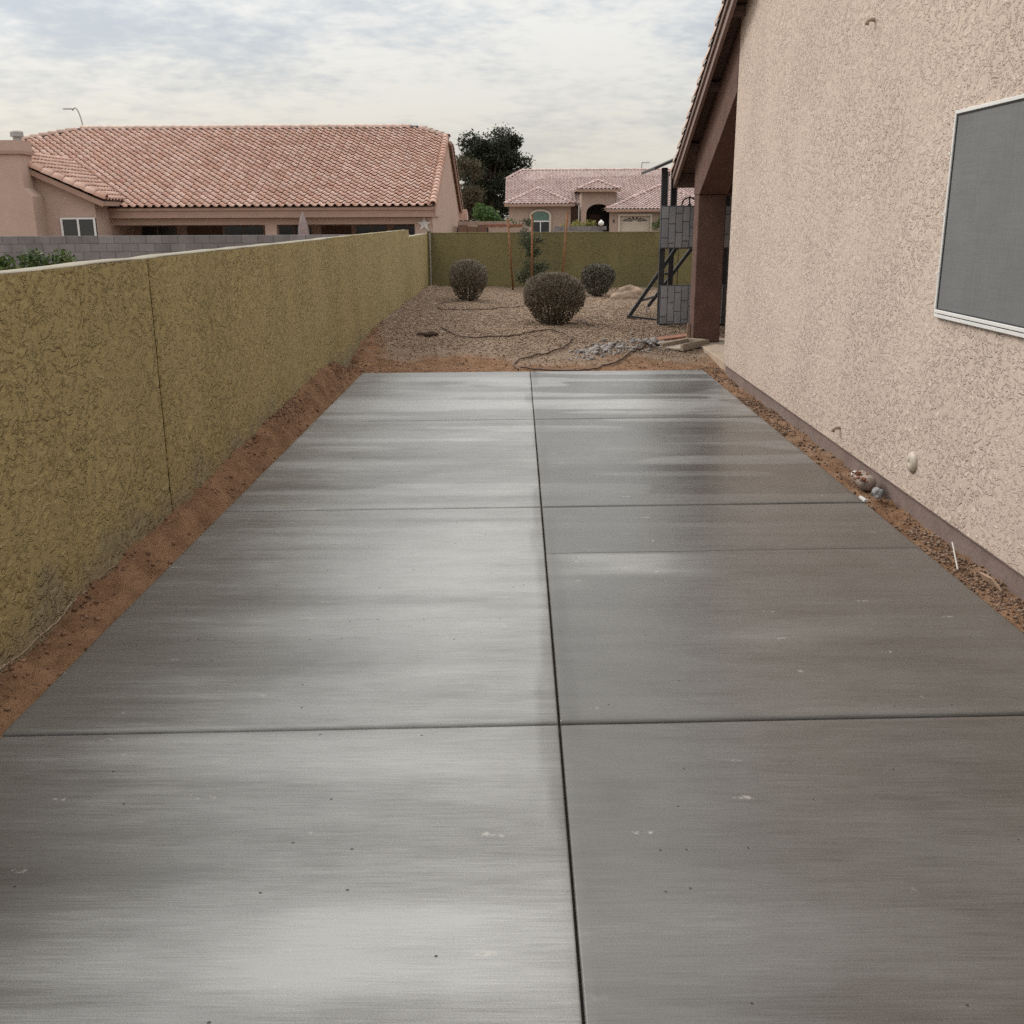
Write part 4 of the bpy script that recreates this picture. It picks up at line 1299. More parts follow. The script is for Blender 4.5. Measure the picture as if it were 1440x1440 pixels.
# ================================================================= FAR HOUSE ACROSS THE STREET
fh = thing('far_house', 'distant tan house with pink tile roof and arched entry across street', 'house', (6.0, 82.0, -0.4))
def fpart(mb, name, mat, parent=None, **k):
    p = parent if parent is not None else fh
    o = mobj(name, mb.mesh(name, **k), mat, p)
    o.matrix_parent_inverse = parent_inv(p)
    return o
def slope_roof(name, eave_a, eave_b, top_a, top_b, mat, parent, th=0.08, clip=None):
    """one tiled plane: eave from a to b (left to right seen from outside), top edge a..b (may be one point)"""
    A, B, C, D = [Vector(q) for q in (eave_a, eave_b, top_b, top_a)]
    u = (B - A).normalized()
    n = u.cross(D - A) if (D - A).cross(u).length > 1e-6 else u.cross(C - A)
    n.normalize()
    v = n.cross(u)
    mb = MB()
    low = [q - n*th for q in (A, B, C, D)]
    top_ = [q - n*0.01 for q in (A, B, C, D)]
    mb.add(top_ + low, [(0, 1, 2, 3), (7, 6, 5, 4), (0, 4, 5, 1), (1, 5, 6, 2), (2, 6, 7, 3), (3, 7, 4, 0)])
    pl = fpart(mb, name, M['far_trim'], parent)
    W = (B - A).length
    S = (C - A).dot(v)
    xa, xb = (D - A).dot(u), (C - A).dot(u)
    def inside(a, s):
        t = s/S
        if clip and a < clip[0] and t > clip[1] + (1 - clip[1])*a/clip[0]:
            return False
        return 0 <= t < 1.0 and xa*t - 0.05 < a < W + (xb - W)*t + 0.05
    slots = tile_slots(A, u, v, int(W/0.28) + 1, int(S/0.36) + 1, inside)
    tile_field('roof_tiles', slots, mat, pl)
    return pl
TFm = M['tile_far']
slope_roof('main_roof', (-0.95, 81.8, 2.62), (24, 81.8, 2.62), (-0.95, 87.0, 4.60), (24, 89.0, 5.40), TFm, None, clip=(1.3, 0.72))
slope_roof('hip_front', (-1.0, 79.8, 2.62), (4.26, 79.8, 2.62), (1.63, 82.6, 3.80), (1.63, 82.6, 3.80), TFm, None)
slope_roof('hip_side', (4.26, 79.8, 2.62), (4.26, 85.0, 2.62), (1.63, 82.6, 3.80), (1.63, 85.0, 3.80), TFm, None)
slope_roof('entry_roof', (4.40, 78.9, 3.63), (7.54, 78.9, 3.63), (5.98, 80.6, 4.28), (5.98, 80.6, 4.28), TFm, None)
slope_roof('entry_roof_side', (7.54, 78.9, 3.63), (7.54, 84.5, 3.63), (5.98, 80.6, 4.28), (5.98, 84.5, 4.28), TFm, None)
slope_roof('entry_roof_side', (4.40, 84.5, 3.63), (4.40, 78.9, 3.63), (5.98, 84.5, 4.28), (5.98, 80.6, 4.28), TFm, None)
slope_roof('garage_roof', (6.45, 77.8, 2.20), (15.2, 77.8, 2.20), (10.83, 81.6, 3.92), (10.83, 81.6, 3.92), TFm, None)
slope_roof('garage_roof_side', (6.45, 85.5, 2.20), (6.45, 77.8, 2.20), (10.83, 86.5, 3.92), (10.83, 81.6, 3.92), TFm, None)
fr_ = [q for q in fh.children if q.name.startswith('main_roof')][0]
cap_run('ridge_tile', (0.35, 89, 5.42), (24, 89, 5.42), M['tile_far'], fr_, 0.40, scale=1.2)
cap_run('hip_tile', (-0.95, 87.0, 4.66), (0.35, 89, 5.42), M['tile_far'], fr_, 0.40, scale=1.2)
fr_ = [q for q in fh.children if q.name.startswith('hip_front')][0]
for a, b in (((-1.0, 79.8, 2.66), (1.63, 82.6, 3.84)), ((4.26, 79.8, 2.66), (1.63, 82.6, 3.84))):
    cap_run('hip_tile', a, b, M['tile_far'], fr_, 0.40, scale=1.1)
fr_ = [q for q in fh.children if q.name.startswith('entry_roof')][0]
for a, b in (((4.40, 78.9, 3.67), (5.98, 80.6, 4.32)), ((7.54, 78.9, 3.67), (5.98, 80.6, 4.32))):
    cap_run('hip_tile', a, b, M['tile_far'], fr_, 0.40, scale=1.1)
fr_ = [q for q in fh.children if q.name.startswith('garage_roof')][0]
for a, b in (((6.45, 77.8, 2.24), (10.83, 81.6, 3.96)), ((15.2, 77.8, 2.24), (10.83, 81.6, 3.96))):
    cap_run('hip_tile', a, b, M['tile_far'], fr_, 0.40, scale=1.1)
FW = M['far_wall']
fpart(MB().box(-0.65, 3.98, 80.2, 84.0, -0.42, 2.50), 'left_wall', FW)
fpart(MB().box(-1.0, 4.26, 79.72, 79.79, 2.44, 2.62), 'fascia', M['nb_trim'])
fpart(MB().box(3.985, 4.70, 82.3, 82.5, -0.42, 2.6), 'recess_wall', FW)
fpart(MB().box(7.2, 20, 82.6, 82.8, -0.42, 2.6), 'back_wall_plane', FW)
# window with arched head, trim surround
wv = fpart(MB().box(1.06, 2.36, 80.12, 80.198, 0.55, 1.34), 'window', M['glass'])
arch = [(1.06, 1.40)] + [(1.71 + 0.65*math.cos(R(180 - a)), 1.80 + 0.30*math.sin(R(a))) for a in range(0, 181, 20)] + [(2.36, 1.40)]
fpart(MB().prism(arch, 'y', 80.12, 80.198), 'arched_pane', M['green_glass'], wv)
mb = MB()
outer = [(0.90, 0.5)] + [(1.71 + 0.81*math.cos(R(180 - a)), 1.80 + 0.44*math.sin(R(a))) for a in range(0, 181, 15)] + [(2.52, 0.5)]
inner = [(1.06, 0.5)] + [(1.71 + 0.65*math.cos(R(180 - a)), 1.80 + 0.30*math.sin(R(a))) for a in range(0, 181, 15)] + [(2.36, 0.5)]
for i in range(len(outer)-1):
    q = [outer[i], outer[i+1], inner[i+1], inner[i]]
    mb.prism(q, 'y', 80.06, 80.19)
fpart(mb, 'surround', M['far_trim'], wv)
fpart(MB().box(1.06, 2.36, 80.09, 80.118, 1.335, 1.42), 'transom', M['white'], wv)
fpart(MB().box(1.68, 1.75, 80.09, 80.118, 0.5, 1.334), 'mullion', M['white'], wv)
# entry with dark arch
arch = [(5.10, -0.42)] + [(6.02 + 0.92*math.cos(R(180 - a)), 1.95 + 0.65*math.sin(R(a))) for a in range(0, 181, 15)] + [(6.94, -0.42)]
mb = MB()
lv = [4.74] + [p[0] for p in arch[1:-1]] + [7.31]
pts = arch[1:-1]
mb.box(4.74, 5.10, 79.3, 79.6, -0.42, 3.44)
mb.box(6.94, 7.31, 79.3, 79.6, -0.42, 3.44)
for i in range(len(pts)-1):
    mb.prism([pts[i], pts[i+1], (pts[i+1][0], 3.44), (pts[i][0], 3.44)], 'y', 79.3, 79.6)
mb.box(4.74, 4.9, 79.601, 82.4, -0.42, 3.44)
mb.box(7.15, 7.31, 79.601, 82.4, -0.42, 3.44)
fpart(mb, 'entry_wall', FW)
fpart(MB().box(4.35, 7.58, 78.84, 78.898, 3.45, 3.63), 'entry_fascia', M['nb_trim'])
fpart(MB().box(4.9, 7.15, 82.0, 82.2, -0.42, 3.3), 'entry_recess_shade', M['dark'])  # near-black back wall: shade inside the arch put into its colour
fpart(MB().box(5.5, 6.3, 81.9, 81.99, -0.42, 1.9), 'door', M['door_brown'])
# garage
mb = MB()
mb.box(6.75, 7.52, 78.2, 78.5, -0.42, 2.10)
mb.box(9.72, 15.0, 78.2, 78.5, -0.42, 2.10)
mb.box(7.52, 9.72, 78.2, 78.5, 1.72, 2.10)
fpart(mb, 'garage_wall', FW)
fpart(MB().box(6.45, 15.2, 77.72, 77.79, 2.02, 2.20), 'garage_fascia', M['nb_trim'])
mb = MB()
for x0, x1, z0, z1 in ((7.36, 7.52, -0.42, 1.88), (9.72, 9.88, -0.42, 1.88), (7.52, 9.72, 1.72, 1.88)):
    mb.box(x0, x1, 78.13, 78.198, z0, z1)
fpart(mb, 'garage_trim', M['far_trim'])
gd = fpart(MB().box(7.52, 9.72, 78.36, 78.42, -0.42, 1.72), 'garage_door', M['far_trim'])
for k in range(4):
    fpart(MB().box(7.54, 9.70, 78.35, 78.359, -0.38 + k*0.52, 0.10 + k*0.52), 'door_panel', M['far_trim'], gd)
for k in range(8):
    a0, a1 = R(12 + k*20.5), R(12 + k*20.5 + 12)
    q = [(8.62 + 0.26*math.cos(a0), 1.30 + 0.12*math.sin(a0)), (8.62 + 0.95*math.cos(a0), 1.30 + 0.34*math.sin(a0)), (8.62 + 0.95*math.cos(a1), 1.30 + 0.34*math.sin(a1)), (8.62 + 0.26*math.cos(a1), 1.30 + 0.12*math.sin(a1))]
    fpart(MB().prism(q, 'y', 78.33, 78.349), 'fan_pane', M['dark'], gd)
fpart(MB().lathe([(0.05, 0), (0.06, 0.06), (0.05, 0.16), (0.02, 0.19)], 8, Matrix.Translation((7.05, 78.12, 1.3))), 'wall_lamp', M['black_metal'])
fpart(MB().tube([(7.33, 79.25, 3.4), (7.36, 79.2, 1.0)], 0.035, 8), 'downpipe', M['far_trim'])

# low walls, planting and small things between the yard and the street
pl = thing('planter_wall', 'low grey block planter wall in front of the far house', 'wall', (3.2, 55, -0.42))
for r_ in range(3):
    for i in range(7):
        MB().box(-1.30 + i*0.385 - (0.19 if r_ % 2 else 0), -1.30 + i*0.385 + 0.375 - (0.19 if r_ % 2 else 0), -0.1, 0.1, 1.02 + r_*0.2, 1.21 + r_*0.2).build('block', M['block'], pl)
MB().box(-1.4, 1.3, -0.095, 0.095, 0, 1.02).build('footing', M['mortar'], pl)
cw = thing('boundary_wall', 'tan block boundary wall below the dark evergreen tree', 'wall', (-1.4, 48, -0.42))
for i in range(6):
    MB().box(-1.3 + i*0.41, -1.3 + i*0.41 + 0.40, -0.1, 0.1, 1.70, 1.90).build('block', M['far_wall'], cw)
    MB().box(-1.5 + i*0.41, -1.5 + i*0.41 + 0.40, -0.1, 0.1, 1.495, 1.692).build('block', M['far_wall'], cw)
MB().box(-1.5, 1.2, -0.09, 0.09, 0, 1.49).build('footing', M['far_wall'], cw)
be = thing('brick_edging', 'low red brick edging in front of the boundary wall', 'edging', (-0.8, 40, -0.42))
for i in range(14):
    MB().box(-0.55 + i*0.11, -0.55 + i*0.11 + 0.10, -0.1, 0.1, 1.70 + 0.01*(i % 3), 1.80 + 0.01*(i % 2)).build('brick', M['brick_red'], be)
MB().box(-0.55, 0.99, -0.09, 0.09, 0, 1.69).build('footing', M['far_wall'], be)
bn = thing('patio_sofa', 'dark outdoor sofa just behind the back wall by tiled house', 'sofa', (-1.42, 33, -0.42))
MB().box(-0.45, 0.45, -0.3, 0.35, 0.15, 0.55).build('seat', M['door_brown'], bn)
for i in range(3):
    MB().box(-0.45 + i*0.305, -0.45 + i*0.305 + 0.29, 0.355, 0.45, 0.5, 1.83 if i != 1 else 1.78).build('back_cushion', M['door_brown'], bn)
MB().box(-0.5, 0.5, 0.455, 0.5, 0, 1.75).build('frame', M['black_metal'], bn)
bag = MB()
V, F = ico()
bag.add([(v[0]*0.15*(1 + 0.2*vnoise(v[0]*3 + 2, v[1]*3 + v[2], 3)), v[1]*0.2, v[2]*0.14 + (0.05 if v[2] > 0.5 else 0)) for v in V], [tuple(f) for f in F])
bo = bag.build('bag', M['white'], None, smooth=True)
bo.location = (4.30, 54.9, 1.33)
tag(bo, 'white sack lying on the grey planter wall', 'sack')
# street lamps
def lamp(loc, h, arm, label):
    t = thing('street_lamp', label, 'street lamp', loc)
    pts = [(0, 0, 0), (0, 0, h*0.55), (0, 0, h*0.80)]
    for k in range(1, 9):
        a = R(90*k/8)
        pts.append((arm*0.75*(1 - math.cos(a)), 0, h*0.80 + (h*0.20)*math.sin(a)))
    pts.append((arm, 0, h - 0.02*abs(h)))
    MB().tube(pts, [0.10, 0.085, 0.07] + [0.055]*9, 8).build('pole', M['galv'], t, smooth=True)
    sgn = 1 if arm > 0 else -1
    MB().box(min(arm, arm + 0.75*sgn), max(arm, arm + 0.75*sgn), -0.13, 0.13, h - 0.14, h - 0.04).build('lamp_head', M['galv'], t, bevel=0.04)
lamp((-35.9, 90, -0.42), 10.95, -0.75, 'tall curved street lamp rising behind the long tiled ridge')
lamp((13.75, 120, -0.42), 8.0, 0.15, 'tiny street lamp rising behind the far pink roof')

# ================================================================= PLAY TOWER
tw = thing('play_tower', 'black steel play tower with grey stone-pattern panels past patio column', 'play tower', (2.43, 14.55, 0.15))
TO = Vector((2.43, 14.55, 0.15))
def tpart(mb, name, mat, parent=None, **k):
    p = parent if parent is not None else tw
    o = mobj(name, mb.mesh(name, **k), mat, p)
    o.matrix_parent_inverse = parent_inv(p)
    return o
for x, y in ((1.995, 14.63), (2.86, 14.63), (2.30, 15.85), (3.12, 15.85)):
    pt = tpart(MB().box(x - 0.038, x + 0.038, y - 0.038, y + 0.038, 0.10, 2.25 if y < 15 else 2.3), 'post', M['black_metal'], bevel=0.006)
    tpart(MB().box(x + 0.042, x + 0.056, y - 0.03, y + 0.03, 1.75, 2.2), 'post_strip', M['galv'], pt)
def stone_panel(x0, x1, z0, z1, y):
    pn = tpart(MB().box(x0, x1, y, y + 0.035, z0, z1), 'panel', M['panel_back'], bevel=0.004)
    w = 0.096
    n = int(round((x1 - x0 - 0.02)/w))
    offs = [0.10, 0.17, 0.03, 0.14, 0.22, 0.06, 0.19, 0.0, 0.12, 0.05]
    bl = 0.255
    for i in range(n):
        xa = x0 + 0.012 + i*w
        z = z1 - 0.012
        first = True
        while z > z0 + 0.03:
            ln = (0.06 + offs[i % len(offs)]) if first else bl
            first = False
            zb = max(z0 + 0.012, z - ln)
            if z - zb > 0.02:
                tpart(MB().box(xa + 0.004, xa + w - 0.004, y - 0.012, y - 0.001, zb + 0.004, z - 0.004), 'stone', M['panel_tile'], pn, bevel=0.003)
            z = zb
    return pn
stone_panel(1.955, 2.905, 1.186, 1.757, 14.55)
stone_panel(1.975, 2.905, 0.155, 0.698, 14.55)
tpart(MB().box(2.36, 2.9, 14.68, 15.80, 1.20, 1.25), 'deck', M['black_metal'])
mb = MB()
for xs_ in ((1.83, 2.245, 2.45, 2.50), (3.07, 2.245, 2.45, 2.50)):
    mb.prism([(xs_[0], xs_[1] - 0.035), (xs_[2], xs_[3] - 0.035), (xs_[2], xs_[3] + 0.01), (xs_[0], xs_[1])], 'y', 14.40, 15.95)
tpart(mb, 'canopy', M['black_metal'])
ldr = tpart(MB().bar((1.63, 15.40, 0.17), (2.34, 15.40, 1.22), 0.05, 0.05), 'ladder_rail', M['black_metal'])
tpart(MB().bar((2.03, 16.28, 0.264), (2.74, 16.28, 1.23), 0.05, 0.05), 'ladder_rail', M['black_metal'])
tpart(MB().bar((1.62, 15.37, 0.20), (2.12, 14.95, 0.17), 0.028, 0.028), 'ground_bar', M['black_metal'])
tpart(MB().bar((1.80, 15.40, 0.42), (2.14, 16.28, 0.42), 0.028, 0.028), 'rung', M['black_metal'])
tpart(MB().bar((2.05, 15.40, 0.79), (2.40, 16.28, 0.79), 0.028, 0.028), 'rung', M['black_metal'])
tpart(MB().bar((2.02, 16.25, 0.30), (1.95, 15.9, 0.10), 0.014, 0.014), 'stay_wire', M['black_metal'])
mb = MB()
cx, cz_, cy_ = 2.37, 1.765, 14.75
ring = [(cx + 0.105*math.cos(R(a)), cy_ + 0.03*math.sin(R(a)), cz_ + 0.10*math.sin(R(a))) for a in range(0, 361, 20)]
mb.tube(ring, 0.011, 8, False)
for a in (90, 210, 330):
    mb.tube([(cx, cy_, cz_), (cx + 0.10*math.cos(R(a)), cy_ + 0.03*math.sin(R(a)), cz_ + 0.10*math.sin(R(a)))], 0.010, 6)
mb.tube([(cx, cy_ - 0.01, cz_), (cx, cy_ + 0.05, cz_ - 0.02)], 0.024, 10)
tpart(mb, 'steering_wheel', M['black_metal'], smooth=True)

gb = thing('hose_box', 'small green box at the back wall right of patio column', 'box', (4.07, 21.9, 0.15))
MB().box(-0.16, 0.16, -0.1, 0.1, 0.28, 0.48).build('body', M['green_box'], gb, bevel=0.015)
MB().box(-0.17, 0.17, -0.11, 0.11, 0.483, 0.51).build('lid', M['green_box'], gb, bevel=0.006)
MB().box(-0.03, 0.03, -0.03, 0.03, -0.05, 0.279).build('stand', M['green_box'], gb)

# ================================================================= PLANTS
def quads(P, A, B, name, mat, parent=None):
    """leaf quads: centre P, half axes A (long) and B (wide); lens shape"""
    n = len(P)
    V = np.stack([P - A, P + B, P + A, P - B], 1).reshape(-1, 3)
    F = np.arange(n*4).reshape(-1, 4)
    return mobj(name, arr_mesh(name, V, F), mat, parent)
def rand_dir(n):
    d = rng.normal(size=(n, 3))
    return d/np.linalg.norm(d, axis=1)[:, None]
def leaf_axes(n, ln, wd, up=0.3):
    a = rand_dir(n)
    a[:, 2] += up
    a /= np.linalg.norm(a, axis=1)[:, None]
    b = np.cross(a, rand_dir(n))
    b /= np.linalg.norm(b, axis=1)[:, None] + 1e-9
    return a*(rng.uniform(0.6, 1.3, n)*ln)[:, None], b*(rng.uniform(0.6, 1.3, n)*wd)[:, None]
def clump_points(n, centers, radii):
    k = rng.integers(0, len(centers), n)
    d = rand_dir(n)
    r = rng.random(n)**0.42
    return centers[k] + d*radii[k]*r[:, None]
def trimmed_bush(name, loc, rad, hgt, label, leafy, n=5200):
    t = thing(name, label, 'shrub', loc, 0, 'trimmed round shrubs on the gravel')
    # barrel outline: narrow foot, widest at 55 %, flattish dome
    def outline(h):
        return rad*np.where(h < 0.55, 0.50 + 0.50*np.sin(np.clip(h/0.55, 0, 1)*np.pi/2), np.sqrt(np.clip(1 - ((h - 0.55)/0.47)**3.0, 0, 1)))
    h = rng.random(n)**0.85
    th = rng.uniform(0, 2*np.pi, n)
    lump = 0.90 + 0.34*fbm(np.cos(th)*1.6 + h*2.4 + 5, np.sin(th)*1.6 + loc[0]*3 + 9, 3, 61) - 0.06
    rr = outline(h)*lump*(0.35 + 0.65*np.sqrt(rng.random(n)))
    P = np.stack([rr*np.cos(th), rr*np.sin(th), 0.03 + h*hgt*0.96], -1)
    a, b = leaf_axes(n, 0.020 if not leafy else 0.020, 0.008 if not leafy else 0.010, 0.4)
    quads(P, a, b, 'foliage', M['sage'] if leafy else M['twig_leaf'], t)
    # clipped twigs reaching the surface
    m = int(n*(1.25 if not leafy else 0.4))
    h = 1 - (1 - 0.35)*rng.random(m)**1.1
    th = rng.uniform(0, 2*np.pi, m)
    lump = 0.90 + 0.34*fbm(np.cos(th)*1.6 + h*2.4 + 5, np.sin(th)*1.6 + loc[0]*3 + 9, 3, 61) - 0.06
    f = rng.random(m)**0.5
    ro = outline(h)*lump*np.where(h > 0.9, f, 0.85 + 0.2*rng.random(m))
    T = np.stack([ro*np.cos(th), ro*np.sin(th), 0.03 + h*hgt + rng.normal(0, 0.008, m)], -1)
    D = T - np.array([0, 0, hgt*0.15])
    D /= np.linalg.norm(D, axis=1)[:, None]
    D += rng.normal(0, 0.16, D.shape)
    L = rng.uniform(0.05, 0.13, m)[:, None]
    S = np.cross(D, rand_dir(m))
    S /= np.linalg.norm(S, axis=1)[:, None] + 1e-9
    quads(T - D*L*0.5, D*L*0.5, S*rng.uniform(0.003, 0.0055, m)[:, None], 'twigs', M['twig'] if not leafy else M['sage'], t)
    # woody stems
    mb = MB()
    for k in range(16):
        a_ = rng.uniform(0, 2*np.pi)
        r1 = rng.uniform(0.3, 0.8)*rad
        mb.tube([(0.3*rad*math.cos(a_)*rng.random(), 0.3*rad*math.sin(a_)*rng.random(), -0.03), (r1*0.5*math.cos(a_), r1*0.5*math.sin(a_), hgt*0.3), (r1*math.cos(a_), r1*math.sin(a_), hgt*0.7)], [0.012, 0.009, 0.004], 5)
    mb.build('stems', M['bark'], t)
    return t
zg = lambda x, y: float(yard_z(np.array([x]), np.array([y]))[0])
trimmed_bush('shrub', (-0.88, 18.4, zg(-0.88, 18.4)), 0.345, 0.70, 'brown clipped round shrub nearest the olive left wall', False, 4600)
trimmed_bush('shrub', (0.49, 14.6, zg(0.49, 14.6)), 0.42, 0.70, 'largest brown clipped round shrub in front, below the stakes', False, 7000)
trimmed_bush('shrub', (1.51, 19.9, zg(1.51, 19.9)), 0.325, 0.58, 'grey-green leafy round shrub beside the boulder', True, 5200)

# staked sapling
sp = thing('sapling', 'thin young tree with sparse grey-green leaves between rusty stakes', 'tree', (0.30, 21.1, 0.16))
mb = MB()
mb.tube([(0, 0, -0.05), (0.02, 0, 0.5), (-0.02, 0.02, 1.0), (0.01, 0, 1.5)], [0.016, 0.013, 0.010, 0.004], 6)
br = []
for k in range(18):
    z = rng.uniform(0.18, 1.35)
    a_ = rng.uniform(0, 2*np.pi)
    ln = rng.uniform(0.15, 0.36)*(0.8 if z > 1.0 else 1.05)
    e = (ln*math.cos(a_) - (0.06 if z > 0.9 else -0.02), ln*math.sin(a_)*0.7, z + rng.uniform(0.02, 0.22))
    mb.tube([(0, 0, z), (e[0]*0.5, e[1]*0.5, z + (e[2]-z)*0.7), e], [0.006, 0.004, 0.002], 5)
    br.append(e)
mb.build('trunk', M['bark'], sp)
br = np.array(br)
k = rng.integers(0, len(br), 2800)
f = rng.uniform(0.35, 1.1, 2800)[:, None]
P = np.stack([br[k, 0]*f[:, 0], br[k, 1]*f[:, 0], br[k, 2]], -1) + rng.normal(0, 0.05, (2800, 3))
low = rng.normal(0, 1, (900, 3))*np.array([0.17, 0.13, 0.09]) + np.array([0.02, 0, 0.36])
P = np.concatenate([P, low])
a, b = leaf_axes(len(P), 0.026, 0.012)
quads(P, a, b, 'crown', M['sapling_leaf'], sp)
def stake(p, q, label):
    t = thing('stake', label, 'stake', p, 0, 'rusty stakes round the sapling')
    d = Vector(q) - Vector(p)
    MB().tube([(0, 0, -0.1), tuple(d)], 0.021, 8).build('rod', M['rust'], t, smooth=True)
    MB().tube([tuple(d*0.995), tuple(d*1.012)], 0.024, 8).build('tip', M['rust'], t)
stake((-0.09, 21.5, 0.17), (-0.20, 21.5, 1.60), 'leftmost of the three rusty stakes, leaning left')
stake((0.27, 20.8, 0.16), (0.285, 20.8, 1.655), 'middle of the three rusty stakes, upright in the sapling')
stake((0.845, 20.8, 0.16), (0.975, 20.8, 1.70), 'rightmost of the three rusty stakes, leaning right')
# tie wire between stakes
mb = MB().tube([(0.27, 20.78, 0.85), (0.6, 20.8, 0.78), (0.88, 20.8, 0.74)], 0.004, 5)
w_ = mb.build('tie_wire', M['black_metal'])
tag(w_, 'thin dark tie wire strung between the rusty stakes', 'wire')

def tree(name, label, loc, centers, radii, n, ln, wd, mat, trunk_h, trunk_r, cat='tree', wisps=0, group=None, up=0.3):
    t = thing(name, label, cat, loc, 0, group)
    centers = np.array(centers, float)
    radii = np.array(radii, float)
    mb = MB()
    mb.tube([(0, 0, -0.1), (0.05, 0, trunk_h*0.5), (0, 0.03, trunk_h)], [trunk_r, trunk_r*0.75, trunk_r*0.5], 8)
    for c in centers:
        p0 = (0, 0.02, trunk_h*rng.uniform(0.4, 0.95))
        mb.tube([p0, (c[0]*0.5, c[1]*0.5, (p0[2] + c[2])/2 + 0.05), tuple(c)], [trunk_r*0.4, trunk_r*0.25, trunk_r*0.08], 5)
    mb.build('trunk', M['bark'], t)
    P = clump_points(n, centers, radii)
    if wisps:
        k = rng.integers(0, len(centers), wisps)
        d = rand_dir(wisps)
        d[:, 2] = np.abs(d[:, 2])*0.9
        L = rng.uniform(0.9, 1.45, wisps)[:, None]
        W = centers[k] + d*radii[k]*L
        P = np.concatenate([P, W])
    a, b = leaf_axes(len(P), ln, wd, up)
    quads(P, a, b, 'crown', mat, t)
    return t
# big dark evergreen and its brownish neighbour
cen, rad_ = [], []
for k in range(46):
    h = rng.uniform(0.0, 1.0)
    w = 1.95*math.sqrt(max(0.05, 1 - ((h - 0.42)/0.62)**2))
    a_ = rng.uniform(0, 2*np.pi)
    r_ = w*math.sqrt(rng.random())
    cen.append((r_*math.cos(a_)*1.75, r_*math.sin(a_)*1.4, 1.4 + h*7.6 + 0.5*math.sin(a_*3)))
    rad_.append(np.array([1.15, 1.15, 0.95])*rng.uniform(0.65, 1.15))
tree('evergreen_tree', 'tall dense dark green tree behind the far houses', (-2.35, 98, -0.4), cen, rad_, 32000, 0.15, 0.065, M['tree_leaf'], 6.6, 0.34, wisps=3200, up=0.5)
cen, rad_ = [], []
for k in range(22):
    h = rng.uniform(0.0, 1.0)
    a_ = rng.uniform(0, 2*np.pi)
    r_ = 1.0*math.sqrt(rng.random())
    cen.append((r_*math.cos(a_), r_*math.sin(a_), 1.0 + h*4.2))
    rad_.append(np.array([0.6, 0.6, 0.55])*rng.uniform(0.7, 1.1))
tree('olive_tree', 'brownish olive tree between the tiled house and dark tree', (-3.05, 64, -0.4), cen, rad_, 6500, 0.09, 0.035, M['tree_olive'], 3.6, 0.18, wisps=900)
cen = [(rng.normal(0, 0.50), rng.normal(0, 0.4), rng.uniform(0.5, 2.45)) for _ in range(26)]
rad_ = [np.array([0.45, 0.45, 0.40])*rng.uniform(0.8, 1.2) for _ in range(26)]
tree('green_shrub', 'bright green rounded shrub below the dark evergreen tree', (-1.6, 56, -0.4), cen, rad_, 7500, 0.075, 0.035, M['shrub_leaf'], 1.0, 0.08, 'shrub')
# citrus shrubs behind the left wall
cen = [(rng.normal(0, 0.22), rng.normal(0, 0.25), rng.uniform(0.6, 1.5)) for _ in range(14)]
rad_ = [np.array([0.26, 0.26, 0.24])*rng.uniform(0.8, 1.1) for _ in range(14)]
tree('citrus_shrub', 'dark leafy shrub cut off by the left edge above the wall', (-7.02, 14, -0.30), cen, rad_, 3600, 0.05, 0.022, M['citrus_leaf'], 0.9, 0.05, 'shrub', group='shrubs behind the olive wall')
cen = [(rng.uniform(-0.42, 0.36), rng.normal(0, 0.2), rng.uniform(0.6, 1.38)) for _ in range(14)]
rad_ = [np.array([0.20, 0.20, 0.17])*rng.uniform(0.8, 1.1) for _ in range(14)]
tree('citrus_shrub', 'low yellow-green leafy shrub peeking over the left wall', (-6.27, 14.2, -0.30), cen, rad_, 3600, 0.04, 0.018, M['citrus_leaf'], 0.8, 0.05, 'shrub', group='shrubs behind the olive wall')
# yellow-green planting in the planter, garage-side shrub, distant tree tops over the roofs
for i, (x, y) in enumerate(((2.6, 56), (3.1, 56.2), (3.7, 56))):
    cen = [(rng.normal(0, 0.2), rng.normal(0, 0.15), rng.uniform(1.2, 1.75)) for _ in range(7)]
    rad_ = [np.array([0.2, 0.2, 0.2]) for _ in range(7)]
    tree('planter_shrub', ('leftmost', 'middle', 'rightmost')[i] + ' of three yellow-green shrubs above the grey planter wall', (x, y, -0.4), cen, rad_, 700, 0.05, 0.02, M['yellow_leaf'], 1.2, 0.03, 'shrub', group='yellow-green planter shrubs')
cen = [(rng.normal(0, 0.25), rng.normal(0, 0.2), rng.uniform(0.6, 2.2)) for _ in range(9)]
tree('garage_shrub', 'green shrub right of the far garage door', (10.6, 77.0, -0.4), cen, [np.array([0.35, 0.35, 0.35])]*9, 1600, 0.08, 0.035, M['shrub_leaf'], 1.2, 0.05, 'shrub')
for i, (x, lab) in enumerate(((4.2, 'left of two faint tree tops over the far roof ridge'), (12.0, 'right of two faint tree tops over the far roof ridge'))):
    cen = [(rng.normal(0, 0.9), rng.normal(0, 0.5), rng.uniform(5.4, 6.75)) for _ in range(7)]
    tree('distant_tree', lab, (x, 118, -0.4), cen, [np.array([0.55, 0.5, 0.35])]*7, 420, 0.10, 0.04, M['tree_olive'], 5.6, 0.12, group='tree tops over the far roof')

